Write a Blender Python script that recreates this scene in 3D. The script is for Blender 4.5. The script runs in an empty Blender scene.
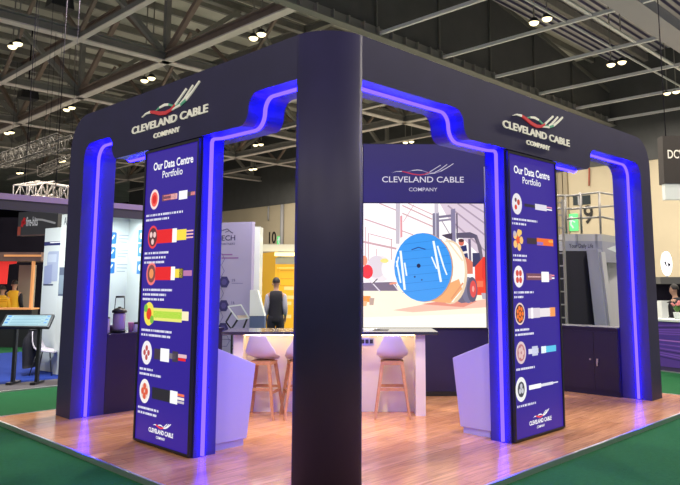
import bpy, bmesh, math, random
from mathutils import Vector, Matrix
random.seed(7)
COL = bpy.context.scene.collection
V = Vector
PI = math.pi

# ------------------------------------------------------------------ camera
F, CX, CY = 686.81, 362.07, 190.02
YAW, PIT, ROL = math.radians(44.0247), math.radians(7.6316), math.radians(0.0905)
CAM = V((-3.949, -4.223, 1.75))
fw = V((math.cos(YAW)*math.cos(PIT), math.sin(YAW)*math.cos(PIT), math.sin(PIT)))
r0 = V((math.sin(YAW), -math.cos(YAW), 0))
u0 = r0.cross(fw)
rt = r0*math.cos(ROL) + u0*math.sin(ROL)
up = -r0*math.sin(ROL) + u0*math.cos(ROL)
cd = bpy.data.cameras.new('camera')
cd.sensor_fit = 'HORIZONTAL'; cd.sensor_width = 36
cd.lens = 36*F/680
cd.shift_x = (340-CX)/680; cd.shift_y = (CY-242.5)/680
cd.clip_end = 300
cam = bpy.data.objects.new('camera', cd); COL.objects.link(cam)
m = Matrix((rt, up, -fw)).transposed().to_4x4(); m.translation = CAM
cam.matrix_world = m
bpy.context.scene.camera = cam
vs = bpy.context.scene.view_settings
vs.view_transform = 'Standard'; vs.look = 'None'; vs.exposure = 0; vs.gamma = 1

def at(px, py, d):
    return CAM + (fw + rt*((px-CX)/F) - up*((py-CY)/F))*d
def lin(r, g, b):
    f = lambda c: (c/255/12.92) if c/255 <= .04045 else ((c/255+.055)/1.055)**2.4
    return (f(r), f(g), f(b), 1)

# ------------------------------------------------------------------ materials
MATS = {}
def mat(name, col, rough=.5, metal=0, spec=.5, emit=None, es=0, noise=0, nscale=8, bump=0, bscale=60, coat=0, ior=None):
    if name in MATS: return MATS[name]
    mt = bpy.data.materials.new(name); mt.use_nodes = True
    nt = mt.node_tree; b = nt.nodes['Principled BSDF']
    c = tuple(col[:3]) + (1,)
    b.inputs['Base Color'].default_value = c
    b.inputs['Roughness'].default_value = rough
    b.inputs['Metallic'].default_value = metal
    b.inputs['Specular IOR Level'].default_value = spec
    if ior: b.inputs['IOR'].default_value = ior
    b.inputs['Coat Weight'].default_value = coat
    if emit:
        b.inputs['Emission Color'].default_value = tuple(emit[:3]) + (1,)
        b.inputs['Emission Strength'].default_value = es
    tc = nt.nodes.new('ShaderNodeTexCoord')
    if noise:
        n = nt.nodes.new('ShaderNodeTexNoise'); n.inputs['Scale'].default_value = nscale; n.inputs['Detail'].default_value = 5
        r = nt.nodes.new('ShaderNodeValToRGB')
        r.color_ramp.elements[0].position = .3; r.color_ramp.elements[1].position = .7
        r.color_ramp.elements[0].color = tuple(x*(1-noise) for x in c[:3]) + (1,)
        r.color_ramp.elements[1].color = tuple(min(1, x*(1+noise)) for x in c[:3]) + (1,)
        nt.links.new(tc.outputs['Object'], n.inputs['Vector'])
        nt.links.new(n.outputs['Fac'], r.inputs['Fac'])
        nt.links.new(r.outputs['Color'], b.inputs['Base Color'])
    if bump:
        n2 = nt.nodes.new('ShaderNodeTexNoise'); n2.inputs['Scale'].default_value = bscale; n2.inputs['Detail'].default_value = 3
        bm_ = nt.nodes.new('ShaderNodeBump'); bm_.inputs['Strength'].default_value = bump; bm_.inputs['Distance'].default_value = .01
        nt.links.new(tc.outputs['Object'], n2.inputs['Vector'])
        nt.links.new(n2.outputs['Fac'], bm_.inputs['Height'])
        nt.links.new(bm_.outputs['Normal'], b.inputs['Normal'])
    MATS[name] = mt
    return mt

def color_mat(name, strength=0., rough=.5, basescale=1.):
    """reads the printed picture's own colours from the mesh; strength > 0 for backlit prints and screens"""
    mt = bpy.data.materials.new(name); mt.use_nodes = True
    nt = mt.node_tree; b = nt.nodes['Principled BSDF']
    a = nt.nodes.new('ShaderNodeVertexColor'); a.layer_name = 'Col'
    if strength:
        b.inputs['Base Color'].default_value = (.02, .02, .02, 1)
        nt.links.new(a.outputs['Color'], b.inputs['Emission Color'])
        b.inputs['Emission Strength'].default_value = strength
    else:
        nt.links.new(a.outputs['Color'], b.inputs['Base Color'])
    b.inputs['Roughness'].default_value = rough
    MATS[name] = mt
    return mt

def wood_floor():
    mt = bpy.data.materials.new('wood_laminate'); mt.use_nodes = True
    nt = mt.node_tree; b = nt.nodes['Principled BSDF']; L = nt.links.new
    tc = nt.nodes.new('ShaderNodeTexCoord')
    br = nt.nodes.new('ShaderNodeTexBrick')
    br.inputs['Scale'].default_value = 1
    br.inputs['Brick Width'].default_value = 1.3; br.inputs['Row Height'].default_value = .19
    br.inputs['Mortar Size'].default_value = .0015
    br.inputs['Color1'].default_value = (.54, .25, .115, 1); br.inputs['Color2'].default_value = (.70, .36, .18, 1)
    br.inputs['Mortar'].default_value = (.22, .11, .06, 1)
    br.offset = .37
    L(tc.outputs['Object'], br.inputs['Vector'])
    mp = nt.nodes.new('ShaderNodeMapping'); mp.inputs['Scale'].default_value = (1.2, 14, 1)
    L(tc.outputs['Object'], mp.inputs['Vector'])
    n = nt.nodes.new('ShaderNodeTexNoise'); n.inputs['Scale'].default_value = 2.2; n.inputs['Detail'].default_value = 7; n.inputs['Distortion'].default_value = .6
    L(mp.outputs['Vector'], n.inputs['Vector'])
    r = nt.nodes.new('ShaderNodeValToRGB')
    r.color_ramp.elements[0].position = .3; r.color_ramp.elements[1].position = .75
    r.color_ramp.elements[0].color = (.66, .62, .6, 1); r.color_ramp.elements[1].color = (1.2, 1.17, 1.12, 1)
    L(n.outputs['Fac'], r.inputs['Fac'])
    mx = nt.nodes.new('ShaderNodeMix'); mx.data_type = 'RGBA'; mx.blend_type = 'MULTIPLY'
    mx.inputs['Factor'].default_value = 1
    L(br.outputs['Color'], mx.inputs[6]); L(r.outputs['Color'], mx.inputs[7])
    L(mx.outputs[2], b.inputs['Base Color'])
    b.inputs['Roughness'].default_value = .18
    b.inputs['Specular IOR Level'].default_value = .5
    return mt

def ribbed(name, c1, c2, scale, axis='X', rough=.6):
    mt = bpy.data.materials.new(name); mt.use_nodes = True
    nt = mt.node_tree; b = nt.nodes['Principled BSDF']; L = nt.links.new
    tc = nt.nodes.new('ShaderNodeTexCoord')
    w = nt.nodes.new('ShaderNodeTexWave'); w.bands_direction = axis; w.inputs['Scale'].default_value = scale
    L(tc.outputs['Object'], w.inputs['Vector'])
    r = nt.nodes.new('ShaderNodeValToRGB')
    r.color_ramp.elements[0].color = tuple(c1) + (1,); r.color_ramp.elements[1].color = tuple(c2) + (1,)
    r.color_ramp.elements[0].position = .25; r.color_ramp.elements[1].position = .6
    L(w.outputs['Fac'], r.inputs['Fac']); L(r.outputs['Color'], b.inputs['Base Color'])
    bp = nt.nodes.new('ShaderNodeBump'); bp.inputs['Distance'].default_value = .06
    L(w.outputs['Fac'], bp.inputs['Height']); L(bp.outputs['Normal'], b.inputs['Normal'])
    b.inputs['Roughness'].default_value = rough
    return mt

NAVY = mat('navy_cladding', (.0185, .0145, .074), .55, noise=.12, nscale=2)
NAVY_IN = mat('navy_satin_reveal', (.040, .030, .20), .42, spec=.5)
NAVY_CAB = mat('navy_cabinet', (.011, .007, .036), .45)
LED = mat('violet_led', (.02, .015, .06), .5, spec=.1, emit=(.0066, .0035, 1), es=54)
WHITE_LAM = mat('white_laminate', (.74, .66, .60), .38)
WHITE_SIGN = mat('sign_cream', (.75, .72, .62), .45, emit=(.8, .76, .66), es=.35)
RED_SIGN = mat('sign_red', (.55, .03, .04), .45, emit=(.6, .04, .05), es=.3)
GREEN_SIGN = mat('sign_green', (.10, .35, .22), .45, emit=(.12, .4, .25), es=.25)
TOPMAT = mat('counter_top_gloss', (.035, .028, .05), .12, spec=.8, ior=1.7)
TIMBER = mat('beech_leg', (.47, .22, .10), .5, noise=.15, nscale=20)
SHELL = mat('white_plastic', (.58, .53, .60), .35)
STEEL = mat('painted_steel', (.25, .24, .22), .6, noise=.1, nscale=3)
STEEL_BR = mat('rust_primer_steel', (.25, .185, .15), .65, noise=.12, nscale=3)
STEEL_LT = mat('pale_lit_steel', (.74, .67, .63), .5)  # lit tone of bottom flanges and short box trusses, put into the colour
BLACK = mat('black_plastic', (.012, .012, .014), .4)
BLACKM = mat('black_metal', (.02, .02, .024), .35, metal=.3)
ALU = mat('aluminium', (.55, .55, .58), .32, metal=.85)
CARPET = mat('green_carpet', (.014, .098, .036), .95, noise=.12, nscale=30, bump=.4, bscale=220, spec=.1)
CARPET_B = mat('blue_carpet', (.02, .045, .26), .95, noise=.1, nscale=30, bump=.4, bscale=220, spec=.1)
GREYCARPET = mat('grey_carpet', (.10, .09, .10), .95, spec=.1)
WALLB = mat('beige_hall_wall', (.52, .45, .32), .8, noise=.05, nscale=.6)
DARKF = mat('dark_drape', (.012, .010, .018), .9, spec=.1)
CHAR = mat('charcoal_panel', (.078, .080, .080), .85, noise=.08, nscale=1.5)
ROOF = mat('roof_deck_beige', (.58, .57, .50), .8, noise=.15, nscale=.5)
PANELW = mat('exhibit_white_panel', (.66, .71, .70), .6)
LILAC = mat('lilac_panel', (.33, .30, .47), .6)
YEL = mat('yellow_panel', (.80, .42, .015), .6)
GREYM = mat('mid_grey', (.35, .35, .37), .6)
LENS = mat('lamp_lens', (.9, .85, .7), .3, emit=(1, .84, .46), es=2.6)
WARM = mat('warm_led', (.9, .8, .5), .3, emit=(1, .74, .36), es=15)
SKIN = mat('skin', (.42, .24, .16), .55)
HAIR = mat('dark_hair', (.012, .009, .008), .6)
GLASSB = mat('screen_glass', (.10, .14, .16), .2, emit=(.42, .68, .74), es=.55)
PRINT = color_mat('printed_graphic', 0, .5)
BACKLIT = color_mat('backlit_print', 1.0, .4)
SCREEN = color_mat('led_screen', 1.15, .4)
WOOD = wood_floor()

# ------------------------------------------------------------------ mesh builder
class MB:
    def __init__(s): s.v = []; s.f = []; s.m = []; s.c = []; s.sm = []
    def face(s, idx, mi=0, col=None, smooth=False):
        s.f.append(tuple(idx)); s.m.append(mi); s.c.append(col); s.sm.append(smooth)
    def add(s, verts, faces, mi=0, col=None, smooth=False):
        o = len(s.v); s.v += [V(p) for p in verts]
        for f in faces: s.face([i+o for i in f], mi, col, smooth)
        return o
    def box(s, a, b, mi=0, col=None, M=None):
        x0, y0, z0 = (min(a[i], b[i]) for i in range(3)); x1, y1, z1 = (max(a[i], b[i]) for i in range(3))
        vs_ = [V(p) for p in ((x0,y0,z0),(x1,y0,z0),(x1,y1,z0),(x0,y1,z0),(x0,y0,z1),(x1,y0,z1),(x1,y1,z1),(x0,y1,z1))]
        if M: vs_ = [M @ p for p in vs_]
        s.add(vs_, [(0,3,2,1),(4,5,6,7),(0,1,5,4),(1,2,6,5),(2,3,7,6),(3,0,4,7)], mi, col)
        return s
    def bar(s, p, q, w, h, mi=0, upv=(0,0,1)):
        p, q = V(p), V(q); d = (q-p).normalized(); u_ = V(upv)
        if abs(d.dot(u_)) > .97: u_ = V((1,0,0))
        a = d.cross(u_).normalized()*w/2; b = a.cross(d).normalized()*h/2
        vs_ = [p-a-b, p+a-b, p+a+b, p-a+b, q-a-b, q+a-b, q+a+b, q-a+b]
        s.add(vs_, [(0,3,2,1),(4,5,6,7),(0,1,5,4),(1,2,6,5),(2,3,7,6),(3,0,4,7)], mi)
        return s
    def cyl(s, p, q, r1, r2=None, n=12, mi=0, caps=True, smooth=True):
        r2 = r1 if r2 is None else r2
        p, q = V(p), V(q); d = (q-p).normalized()
        a = d.orthogonal().normalized(); b = d.cross(a)
        o = len(s.v)
        for c, r in ((p, r1), (q, r2)):
            for i in range(n):
                t = 2*PI*i/n; s.v.append(c + (a*math.cos(t)+b*math.sin(t))*r)
        for i in range(n):
            j = (i+1) % n; s.face((o+i, o+j, o+n+j, o+n+i), mi, None, smooth)
        if caps:
            s.face([o+i for i in range(n)][::-1], mi); s.face([o+n+i for i in range(n)], mi)
        return s
    def tube(s, pts, r, n=8, mi=0):
        for a, b in zip(pts[:-1], pts[1:]): s.cyl(a, b, r, r, n, mi)
        return s
    def lathe(s, prof, c, n=20, mi=0, axis=None):
        c = V(c); o = len(s.v); k = len(prof)
        for r, z in prof:
            for i in range(n):
                t = 2*PI*i/n; s.v.append(c + V((r*math.cos(t), r*math.sin(t), z)))
        for j in range(k-1):
            for i in range(n):
                i2 = (i+1) % n; s.face((o+j*n+i, o+j*n+i2, o+(j+1)*n+i2, o+(j+1)*n+i), mi, None, True)
        s.face([o+i for i in range(n)][::-1], mi); s.face([o+(k-1)*n+i for i in range(n)], mi)
        return s
    def prism(s, poly, o_, u_, v_, n_, t0, t1, mi=0, mside=None, smooth=False):
        """poly in (u, v), extruded along n_ from t0 to t1"""
        o_, u_, v_, n_ = V(o_), V(u_), V(v_), V(n_); k = len(poly); o = len(s.v)
        for t in (t0, t1):
            for a, b in poly: s.v.append(o_ + u_*a + v_*b + n_*t)
        s.face([o+i for i in range(k)][::-1], mi); s.face([o+k+i for i in range(k)], mi)
        for i in range(k):
            j = (i+1) % k
            ms = mi if mside is None else (mside[i] if isinstance(mside, (list, tuple)) else mside)
            s.face((o+i, o+j, o+k+j, o+k+i), ms, None, smooth)
        return s
    def poly(s, pts, fr, lift, col, mi=0):
        """flat coloured patch on the frame fr=(o,u,v,n)"""
        o_, u_, v_, n_ = fr; o = len(s.v)
        for a, b in pts: s.v.append(o_ + u_*a + v_*b + n_*lift)
        s.face([o+i for i in range(len(pts))], mi, col)
    def rect(s, a0, b0, a1, b1, fr, lift, col, mi=0):
        s.poly([(a0,b0),(a1,b0),(a1,b1),(a0,b1)], fr, lift, col, mi)
    def ell(s, a, b, ra, rb, fr, lift, col, mi=0, n=24):
        s.poly([(a+ra*math.cos(2*PI*i/n), b+rb*math.sin(2*PI*i/n)) for i in range(n)], fr, lift, col, mi)
    def stroke(s, pts, w, fr, lift, col, mi=0):
        """polyline of given width(s) on the frame"""
        if not isinstance(w, (list, tuple)): w = [w]*len(pts)
        L_, R_ = [], []
        for i, p in enumerate(pts):
            a = pts[max(0, i-1)]; b = pts[min(len(pts)-1, i+1)]
            dx, dy = b[0]-a[0], b[1]-a[1]; l = math.hypot(dx, dy) or 1
            nx, ny = -dy/l*w[i]/2, dx/l*w[i]/2
            L_.append((p[0]+nx, p[1]+ny)); R_.append((p[0]-nx, p[1]-ny))
        for i in range(len(pts)-1):
            s.poly([L_[i], R_[i], R_[i+1], L_[i+1]], fr, lift, col[i] if isinstance(col, list) else col, mi)
    def text(s, txt, fr, a, b, size, lift, col=None, mi=0, align='CENTER', sx=1., bold=0., depth=0., width=None):
        vs_, fs = glyphs(txt, align, bold)
        if width:
            xs = [p[0] for p in vs_]; sx = width/((max(xs)-min(xs))*size)
        o_, u_, v_, n_ = fr; o = len(s.v); k = len(vs_)
        for p in vs_: s.v.append(o_ + u_*(a+p[0]*size*sx) + v_*(b+p[1]*size) + n_*(lift+depth))
        for f in fs: s.face([o+i for i in f], mi, col)
        if depth:
            for p in vs_: s.v.append(o_ + u_*(a+p[0]*size*sx) + v_*(b+p[1]*size) + n_*lift)
            cnt = {}
            for f in fs:
                for i in range(len(f)):
                    e = (f[i], f[(i+1) % len(f)]); cnt[e] = 1
            for (i, j) in cnt:
                if (j, i) not in cnt: s.face((o+i, o+k+i, o+k+j, o+j), mi, col)
    def build(s, name, mats, parent=None, label=None):
        if not isinstance(mats, (list, tuple)): mats = [mats]
        me = bpy.data.meshes.new(name)
        off = V((0,0,0))
        if parent is not None:
            p = parent
            while p is not None: off = off + p.location; p = p.parent
        me.from_pydata([tuple(p-off) for p in s.v], [], s.f)
        for mt in mats: me.materials.append(mt)
        me.polygons.foreach_set('material_index', s.m)
        me.polygons.foreach_set('use_smooth', s.sm)
        if any(c is not None for c in s.c):
            ca = me.color_attributes.new('Col', 'FLOAT_COLOR', 'CORNER')
            k = 0
            for pi_, pl in enumerate(me.polygons):
                c = s.c[pi_] or (.5,.5,.5,1)
                for _ in pl.loop_indices:
                    ca.data[k].color = c; k += 1
        me.update()
        ob = bpy.data.objects.new(name, me); COL.objects.link(ob)
        if parent is not None: ob.parent = parent
        if label: ob['label'] = label
        return ob

GL = {}
def glyphs(txt, align, bold):
    key = (txt, align, bold)
    if key in GL: return GL[key]
    cu = bpy.data.curves.new('t', 'FONT'); cu.body = txt; cu.size = 1; cu.align_x = align; cu.align_y = 'CENTER'
    cu.offset = bold; cu.resolution_u = 3
    ob = bpy.data.objects.new('t', cu); COL.objects.link(ob)
    dg = bpy.context.evaluated_depsgraph_get(); dg.update()
    me = ob.evaluated_get(dg).to_mesh()
    r = ([tuple(v.co) for v in me.vertices], [tuple(p.vertices) for p in me.polygons])
    ob.evaluated_get(dg).to_mesh_clear()
    bpy.data.objects.remove(ob); bpy.data.curves.remove(cu)
    GL[key] = r
    return r

def tag(o, label, cat, group=None, kind=None):
    o['label'] = label; o['category'] = cat
    if group: o['group'] = group
    if kind: o['kind'] = kind
    return o
def thing(name, label, cat, loc, group=None, rz=0):
    o = bpy.data.objects.new(name, None); COL.objects.link(o)
    o.location = loc; o.rotation_euler = (0, 0, rz); o.empty_display_size = .1
    return tag(o, label, cat, group)
def struct(name, mb, mats):
    o = mb.build(name, mats); o['kind'] = 'structure'; return o
def clone(root, loc, rz, label):
    r = root.copy(); COL.objects.link(r); r.location = loc; r.rotation_euler = (0, 0, rz); r['label'] = label
    for ch in root.children:
        c = ch.copy(); COL.objects.link(c); c.parent = r
        for g in ch.children:
            d = g.copy(); COL.objects.link(d); d.parent = c
    return r
def bevel(o, w, seg=2):
    md = o.modifiers.new('bevel', 'BEVEL'); md.width = w; md.segments = seg; md.limit_method = 'ANGLE'
    return o
def arc(cx_, cy_, r, a0, a1, n=8):
    return [(cx_+r*math.cos(math.radians(a0+(a1-a0)*i/n)), cy_+r*math.sin(math.radians(a0+(a1-a0)*i/n))) for i in range(n+1)]

X_, Y_, Z_ = V((1,0,0)), V((0,1,0)), V((0,0,1))

# ================================================================== SETTING
G = -.05
struct('floor', MB().box((-14, -14, G-.2), (60, 100, G)), CARPET)
struct('wall_right', MB().box((30, -12, G), (30.4, 62, 7.75)), WALLB)
struct('trim_1', MB().box((29.95, -12, 7.75), (30.5, 62, 14)), CHAR)
struct('wall_back', MB().box((-14, 95, G), (60, 95.4, 14)), DARKF)
# darker roof on the right bay, pale beige on the left
struct('ceiling', MB().box((-6, 3.6, 13.6), (45, 95, 13.8)), ROOF)
ribs = ribbed('corrugated_deck', (.05, .045, .12), (.62, .61, .63), .9, 'Y', .45)
# purlins of the deck (part of the ceiling structure)
pm = MB()
for k in range(22):
    y = 11.5 + k*1.7
    pm.bar((-4, y, 13.45), (30, y, 13.45), .16, .28)
struct('trim_2', pm, STEEL)

# platform of the stand with its aluminium edge
struct('floor_platform', MB().box((-.65, -.645, G), (7.5, 5.63, 0)), WOOD)
e = MB()
e.box((-.672, -.668, G), (-.645, 5.64, .004)); e.box((-.672, -.668, G), (7.51, -.64, .004))
e.box((7.49, -.668, G), (7.515, 5.64, .004)); e.box((-.672, 5.62, G), (7.515, 5.645, .004))
struct('trim_3', e, ALU)

# ================================================================== BOOTH FRAME
frame = thing('booth_frame', 'tall navy archway frame of the corner stand with violet light strips', 'exhibition stand', (0,0,0))
HI, LO, TOP, DEP = 3.585, 3.28, 4.0, .45
def sdown(s0, s1, n=7):
    """S curve from (s0,HI) to (s1,LO)"""
    d = 1 if s1 > s0 else -1; w = abs(s1-s0); h = HI-LO; out = []
    for i in range(2*n+1):
        t = i/(2*n); a = t*PI
        # two tangent quarter ellipses
        if t <= .5: th = PI/2 - t*PI;  out.append((s0 + d*w/2*math.cos(th), HI - h/2*(1-math.sin(th))))
        else:
            th = (t-.5)*PI; out.append((s1 - d*w/2*math.cos(th), LO + h/2*(1-math.sin(th))))
    return out
def arm(end_in, end_out, s1a, s1b, s2a, s2b):
    """outline (s,z) of one side, walking along the soffit from the corner column to the end column, back over the top"""
    sof = [(.42, HI)] + sdown(s1a, s1b) + sdown(s2b, s2a)[::-1] + arc(end_in-.2, HI-.2, .2, 90, 0, 6)
    k = len(sof)
    low = [(end_in, 3.0), (end_out, 3.0)]
    over = arc(end_out-.45, TOP-.45, .45, 0, 90, 10) + [(.42, TOP)]
    return sof + low + over, k, sof
L_poly, Lk, L_sof = arm(4.80, 5.23, 1.01, 1.28, 3.86, 4.13)
R_poly, Rk, R_sof = arm(6.65, 7.035, 1.84, 2.13, 4.82, 5.08)
mside = lambda k, n: [1 if i < k else 0 for i in range(n)]
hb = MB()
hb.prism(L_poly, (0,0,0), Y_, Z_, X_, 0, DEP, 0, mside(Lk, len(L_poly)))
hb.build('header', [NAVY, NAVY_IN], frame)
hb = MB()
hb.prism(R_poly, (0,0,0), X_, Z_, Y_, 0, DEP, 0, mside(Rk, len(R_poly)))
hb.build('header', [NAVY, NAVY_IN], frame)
# near column: quarter round, full height
cp = [(.42-.42*math.cos(math.radians(a)), .42-.42*math.sin(math.radians(a))) for a in [0]+list(range(5, 90, 5))+[90]] + [(.42,.42)]
cb = MB(); o = len(cb.v); k = len(cp)
for z in (0, TOP):
    for x, y in cp: cb.v.append(V((x, y, z)))
cb.face(range(k)); cb.face([k+i for i in range(k)][::-1])
for i in range(k):
    j = (i+1) % k; cb.face((i, k+i, k+j, j), 0, None, i < k-2)
cb.build('column', NAVY, frame)
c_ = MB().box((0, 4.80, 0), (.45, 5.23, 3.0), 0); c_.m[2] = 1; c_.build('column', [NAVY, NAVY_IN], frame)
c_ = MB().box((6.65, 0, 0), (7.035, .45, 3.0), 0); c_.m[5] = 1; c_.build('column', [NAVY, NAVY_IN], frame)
PD = .29
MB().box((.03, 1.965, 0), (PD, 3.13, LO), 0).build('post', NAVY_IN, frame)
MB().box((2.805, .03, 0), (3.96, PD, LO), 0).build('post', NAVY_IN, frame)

def strip(pts, nrm, xs, U, N, w=.020, h=.030):
    """half-round light strip following (s,z) points; nrm = 2D direction into the opening, xs = depth of its centre line"""
    mb = MB(); prof = [(-w, 0), (-w*.8, h*.7), (0, h), (w*.8, h*.7), (w, 0)]
    for (s_, z_), (ns, nz), x in zip(pts, nrm, xs):
        for a, b in prof: mb.v.append(U*(s_+ns*b) + Z_*(z_+nz*b) + N*(x+a))
    k = len(prof)
    for i in range(len(pts)-1):
        for j in range(k-1):
            mb.face((i*k+j, i*k+j+1, (i+1)*k+j+1, (i+1)*k+j), 0, None, True)
    return mb
def normals(pts, flip):
    out = []
    for i in range(len(pts)):
        a = pts[max(0,i-1)]; b = pts[min(len(pts)-1,i+1)]
        dx, dz = b[0]-a[0], b[1]-a[1]; l = math.hypot(dx, dz)
        out.append((dz/l*flip, -dx/l*flip))
    return out
for (U, N, sof, post_in, post_out, end_in) in ((Y_, X_, L_sof, 1.965, 3.13, 4.80), (X_, Y_, R_sof, 2.805, 3.96, 6.65)):
    i1 = [i for i, p in enumerate(sof) if abs(p[1]-LO) < 1e-4]
    first = sof[:i1[0]+1]; second = sof[i1[1]:]
    p1 = [(.42, .01), (.42, HI-.05), (.445, HI-.012), (.47, HI)] + first[1:] + [(post_in-.12, LO), (post_in-.03, LO), (post_in-.008, LO-.012), (post_in, LO-.05), (post_in, 1.5), (post_in, .01)]
    x1 = [.2]*(4+len(first)-1) + [.19, .15, .14, .13, .13, .13]
    strip(p1, normals(p1, 1), x1, U, N).build('light_strip', LED, frame)
    p2 = [(post_out+.002, LO)] + second[1:] + [(end_in, 3.0), (end_in, 1.5), (end_in, .01)]
    strip(p2, normals(p2, 1), [.2]*len(p2), U, N).build('light_strip', LED, frame)

# ------------------------------------------------------------------ emblem + lettering
EMB1 = [(82,52),(105,43),(135,50),(165,72),(195,98),(230,117),(260,117),(285,100),(310,75),(345,40)]
EW1 = [1,4,8,11,12,11,9,7,6,6]
EMB2 = [(160,66),(190,56),(220,58),(245,72),(268,95),(290,112),(312,112),(335,95),(380,42)]
EW2 = [1,6,8,7,6,6,7,7,6]
EMB3 = [(250,122),(285,119),(315,120),(345,108),(378,80),(415,42)]
EW3 = [1,5,7,8,7,6]
EMB1, EMB2, EMB3 = [[(x, 82+((y-.293*(x-248))*.49-28)) for x, y in e_] for e_ in (EMB1, EMB2, EMB3)]
def emblem(mb, fr, ca, cb_, width, lift, cols, mode='col', thin=1., depth=0):
    s_ = width/333.; f = lambda p: (ca+(p[0]-248)*s_, cb_-(p[1]-82)*s_)
    W_, R__, G_ = cols
    for i, (pts, ws, cc) in enumerate(((EMB2, EW2, [G_,W_,W_,G_,G_,G_,W_,W_]), (EMB3, EW3, [W_,W_,G_,W_,W_]), (EMB1, EW1, [W_,W_,R__,R__,R__,R__,R__,W_,W_]))):
        q = [f(p) for p in pts]; w = [x*s_*thin for x in ws]
        if mode == 'col': mb.stroke(q, w, fr, lift+.0004*i, cc)
        else:
            for j in range(len(q)-1):
                a, b = q[j], q[j+1]
                dx, dy = b[0]-a[0], b[1]-a[1]; l = math.hypot(dx, dy)
                def off(jj):
                    pa = q[max(0,jj-1)]; pb = q[min(len(q)-1,jj+1)]; ex, ey = pb[0]-pa[0], pb[1]-pa[1]; el = math.hypot(ex, ey)
                    return (-ey/el*w[jj]/2, ex/el*w[jj]/2)
                n0, n1 = off(j), off(j+1)
                mb.prism([(a[0]-n0[0],a[1]-n0[1]),(b[0]-n1[0],b[1]-n1[1]),(b[0]+n1[0],b[1]+n1[1]),(a[0]+n0[0],a[1]+n0[1])], fr[0], fr[1], fr[2], fr[3], lift, lift+depth+.002*i, cc[j])

frL = (V((0, 0, 0)), -Y_, Z_, -X_)     # left face, seen from outside: right = -Y
frR = (V((0, 0, 0)), X_, Z_, -Y_)
for fr, c0, lab, lw in ((frL, -2.665, 'raised cream company lettering with ribbon emblem on the left-hand fascia', 1.63), (frR, 3.545, 'raised cream company lettering with ribbon emblem on the right-hand fascia', 1.60)):
    loc = fr[1]*c0 + Z_*3.4
    t = thing('fascia_sign', lab, 'sign', loc, 'raised signs on the stand fascia')
    ext = lambda w_: max(p[0] for p in glyphs(w_, 'CENTER', .012)[0])-min(p[0] for p in glyphs(w_, 'CENTER', .012)[0])
    kk = lw/ext('CLEVELAND CABLE'); wa, wb = ext('CLEVELAND')*kk, ext('CABLE')*kk
    for word, cw_, ww in (('CLEVELAND', c0-lw/2+wa/2, wa), ('CABLE', c0+lw/2-wb/2, wb)):
        mb = MB(); mb.text(word, fr, cw_, 3.56, .125, .0, None, 0, bold=.012, depth=.014, width=ww); mb.build('name_lettering', WHITE_SIGN, t)
    mb = MB(); mb.text('COMPANY', fr, c0-.01, 3.42, .08, .0, None, 0, bold=.012, depth=.014, width=.56); mb.build('company_lettering', WHITE_SIGN, t)
    mb = MB(); emblem(mb, fr, c0+.03, 3.775, 1.22, 0, (0,1,2), 'mat', 1.0, .012); mb.build('ribbon_emblem', [WHITE_SIGN, RED_SIGN, GREEN_SIGN], t)

# ------------------------------------------------------------------ light box banners with cable pictures
BL = lin(42, 10, 146); WH = (1,1,1,1)
RED = lin(235,20,30); PNK = lin(255,150,150); YEL_C = lin(250,225,70); GRNC = lin(120,200,30); DK = lin(30,25,45); GRY = lin(120,110,120)
ORG = lin(250,120,40); BRN = lin(150,60,50); SKY = lin(70,190,240); MAR = lin(120,70,90)
def captions(mb, fr, a, b, lines):
    for i, L0 in enumerate(lines):
        x = a; y = b - i*.052
        while x < a+L0:
            w = random.uniform(.012, .03)
            mb.rect(x, y-.012, min(x+w, a+L0), y+.012, fr, .0012, lin(235,235,250)); x += w+random.choice([.006,.006,.018])
def cable_image(mb, fr, kind, a, b, x1):
    """round section at (a,b) and the stripped-back cable running right to x1"""
    E_ = lambda r, c, l: mb.ell(a, b, r*.86, r, fr, l, c)
    R_ = lambda s0, s1, h, c, l=.001, dy=0: mb.rect(a+s0, b+dy*.7-h*.36, a+s1, b+dy*.7+h*.36, fr, l, c)
    W = x1-a
    for rr, cc, l in SECT[kind]: E_(rr, cc, .001+.0003*l)
    for (s0, s1, h, c, dy) in CAB[kind]: R_(W*s0, W*s1, h, c, .0012, dy)
    for (dx, dy, r, c) in CORES.get(kind, []): mb.ell(a+dx, b+dy, r*.9, r, fr, .003, c, n=12)
SECT = {
 'l1': [(.115, lin(255,225,220), 0), (.085, lin(250,90,80), 1), (.05, lin(220,30,30), 2)],
 'l2': [(.13, lin(240,60,70), 0), (.105, lin(90,40,50), 1)],
 'l3': [(.13, lin(250,120,120), 0), (.10, lin(130,70,70), 1), (.055, lin(245,150,90), 2)],
 'l4': [(.13, lin(245,230,80), 0), (.065, lin(230,60,20), 2)],
 'l5': [(.13, lin(245,240,245), 0)],
 'l6': [(.13, lin(250,245,240), 0), (.09, lin(235,200,190), 1)],
 'r1': [(.125, lin(235,230,235), 0)], 'r2': [],
 'r3': [(.125, lin(245,240,245), 0)], 'r4': [(.125, lin(240,210,200), 0), (.105, lin(90,40,45), 1)],
 'r5': [(.125, lin(225,200,205), 0), (.095, lin(190,120,130), 1)], 'r6': [(.135, lin(245,245,245), 0), (.085, lin(60,60,75), 1)]}
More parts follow.
